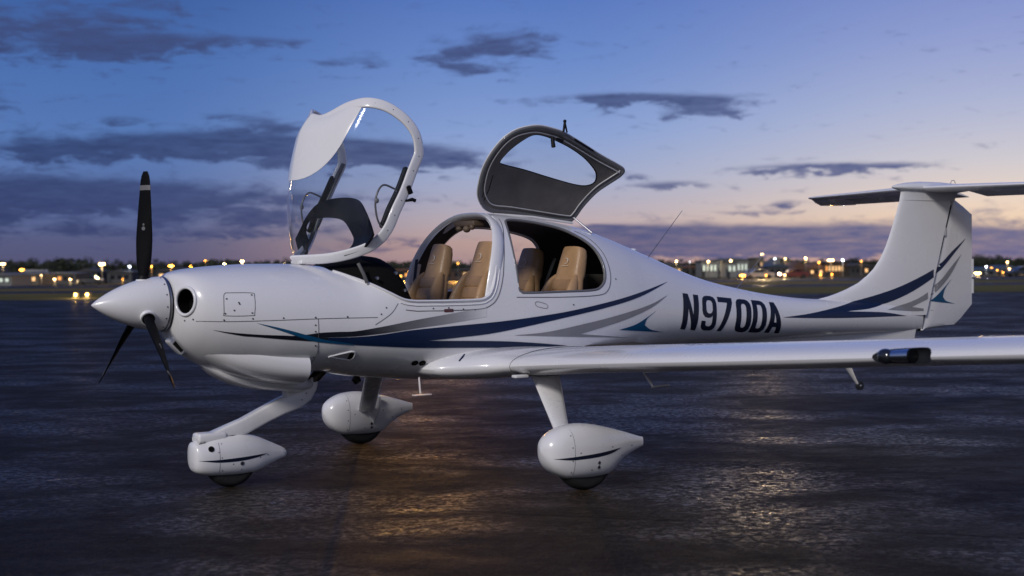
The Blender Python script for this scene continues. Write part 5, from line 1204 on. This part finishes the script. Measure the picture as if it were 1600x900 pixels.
for i, (px, py, D) in enumerate(TREES):
    p = protos[i % 5]
    o = p if i < 5 else copy_tree(p)
    b = at(px, D); H = max(2, (zl(px, py, D)-b.z)/.98); o.location = b; s = rnd.uniform(1.1, 1.7); o.scale = (H*s, H*s, H); o.rotation_euler = (0, 0, rnd.uniform(0, 6))
    ax, an = min(ANCH, key=lambda q: abs(q[0]-px)); side_ = 'left of' if px < ax-2 else 'right of' if px > ax+2 else 'straight behind'
    lb = '%s tree %s the %s' % (SH[i % 5], side_, an); n_ = seen.get(lb, 0); seen[lb] = n_+1
    if n_: lb = '%s tree %s the %s' % (SH[i % 5]+' darker', side_, an)
    tag(o, 'dark '+lb, 'tree', 'trees of the treeline along the horizon')
# shrub belt that reads as one mass behind the buildings
bm = bmesh.new(); rnd = random.Random(11)
for k in range(11000):
    px = rnd.uniform(-1100, 2500); D = rnd.uniform(480, 560); hmax = (zl(px, 411.5-3.5*math.sin(px*.021)-2.5*math.sin(px*.057+1), D)-prof(D)); c = at(px, D, rnd.uniform(0, 1)**.7*hmax)
    s = rnd.uniform(.5, 1.2); u = Vector((rnd.gauss(0, 1), rnd.gauss(0, 1), rnd.gauss(0, 1))).normalized(); v = u.cross(Vector((rnd.gauss(0, 1), rnd.gauss(0, 1), rnd.gauss(0, 1)))).normalized()
    bm.faces.new([bm.verts.new(c+u*s), bm.verts.new(c+v*s*.8), bm.verts.new(c-u*s), bm.verts.new(c-v*s*.8)])
tag(finish(bm, 'distant_wood', LEAF, None, smooth=False, recalc=False), 'continuous dark band of far-off woodland on the horizon', 'woodland', kind='stuff')
# vehicles parked far off
def vehicle(px, D, kind, mat, label, cat, rz=0):
    r_ = empty('parked_'+cat.replace(' ', '_'), at(px, D), -YAW+rz); tag(r_, label, cat)
    if kind == 'truck':
        bm = bmesh.new(); box(bm, (.9, 0, 1.75), (4.2, 2.2, 2.3), bev=.05); finish(bm, 'cargo_box', mat, r_, angle=30)
        bm = bmesh.new(); loft(bm, [[(x, y, z) for x, z in ((-2.9, .5), (-2.9, 1.2), (-2.55, 2.1), (-1.35, 2.2), (-1.35, .5))] for y in (-1.0, 1.0)]); finish(bm, 'cab', mat, r_, smooth=False)
        bm = bmesh.new(); loft(bm, [[(x, y, z) for x, z in ((-2.6, 1.25), (-2.42, 1.95), (-1.7, 1.95), (-1.7, 1.25))] for y in (-1.012, 1.012)]); finish(bm, 'cab_window', PANE, r_, smooth=False)
        ws = ((-2.1, .42), (2.0, .42))
    else:
        bm = bmesh.new(); P = smooth([(-2.15, .35), (-2.2, .65), (-1.9, .82), (-1.1, .92), (-.55, 1.35), (.75, 1.42), (1.4, 1.0), (2.1, .92), (2.2, .5), (2.1, .32)], 3)
        loft(bm, [[(x, y*(.9 if z > 1 else 1), z) for x, z in P] for y in (-.86, .86)]); finish(bm, 'body', mat, r_, angle=30)
        bm = bmesh.new(); loft(bm, [[(x, y, z) for x, z in ((-.95, .96), (-.5, 1.30), (.7, 1.36), (1.2, 1.0))] for y in (-.875, .875)]); finish(bm, 'side_window', PANE, r_, smooth=False)
        ws = ((-1.35, .33), (1.35, .33))
    for x, r in ws:
        for y in (-.85, .85):
            bm = bmesh.new(); disc(bm, (x, y, r), (0, 1, 0), r, .24, 20); f = finish(bm, 'wheel', RUBBER, r_)
CARW = simple('car_white', (.2, .2, .205), .3, coat=.5); CARD = simple('car_dark', (.02, .025, .035), .3, coat=.5); CARR = simple('car_red', (.12, .02, .015), .3, coat=.5)
vehicle(50, 300, 'truck', CARW, 'white box truck standing before the cream shed at left', 'truck')
vehicle(1185, 205, 'car', CARW, 'white car parked below the tallest bright lamp', 'car')
vehicle(1176, 215, 'car', CARD, 'dark car behind the white one near the tallest lamp', 'car')
vehicle(1240, 215, 'car', CARR, 'dark red car parked below the orange lit houses', 'car')
vehicle(1597, 200, 'car', CARD, 'dark car parked at the right edge before the orange lit shed', 'car', .2)
vehicle(140, 240, 'car', CARD, 'dark car parked in front of the dark gabled hangar', 'car')
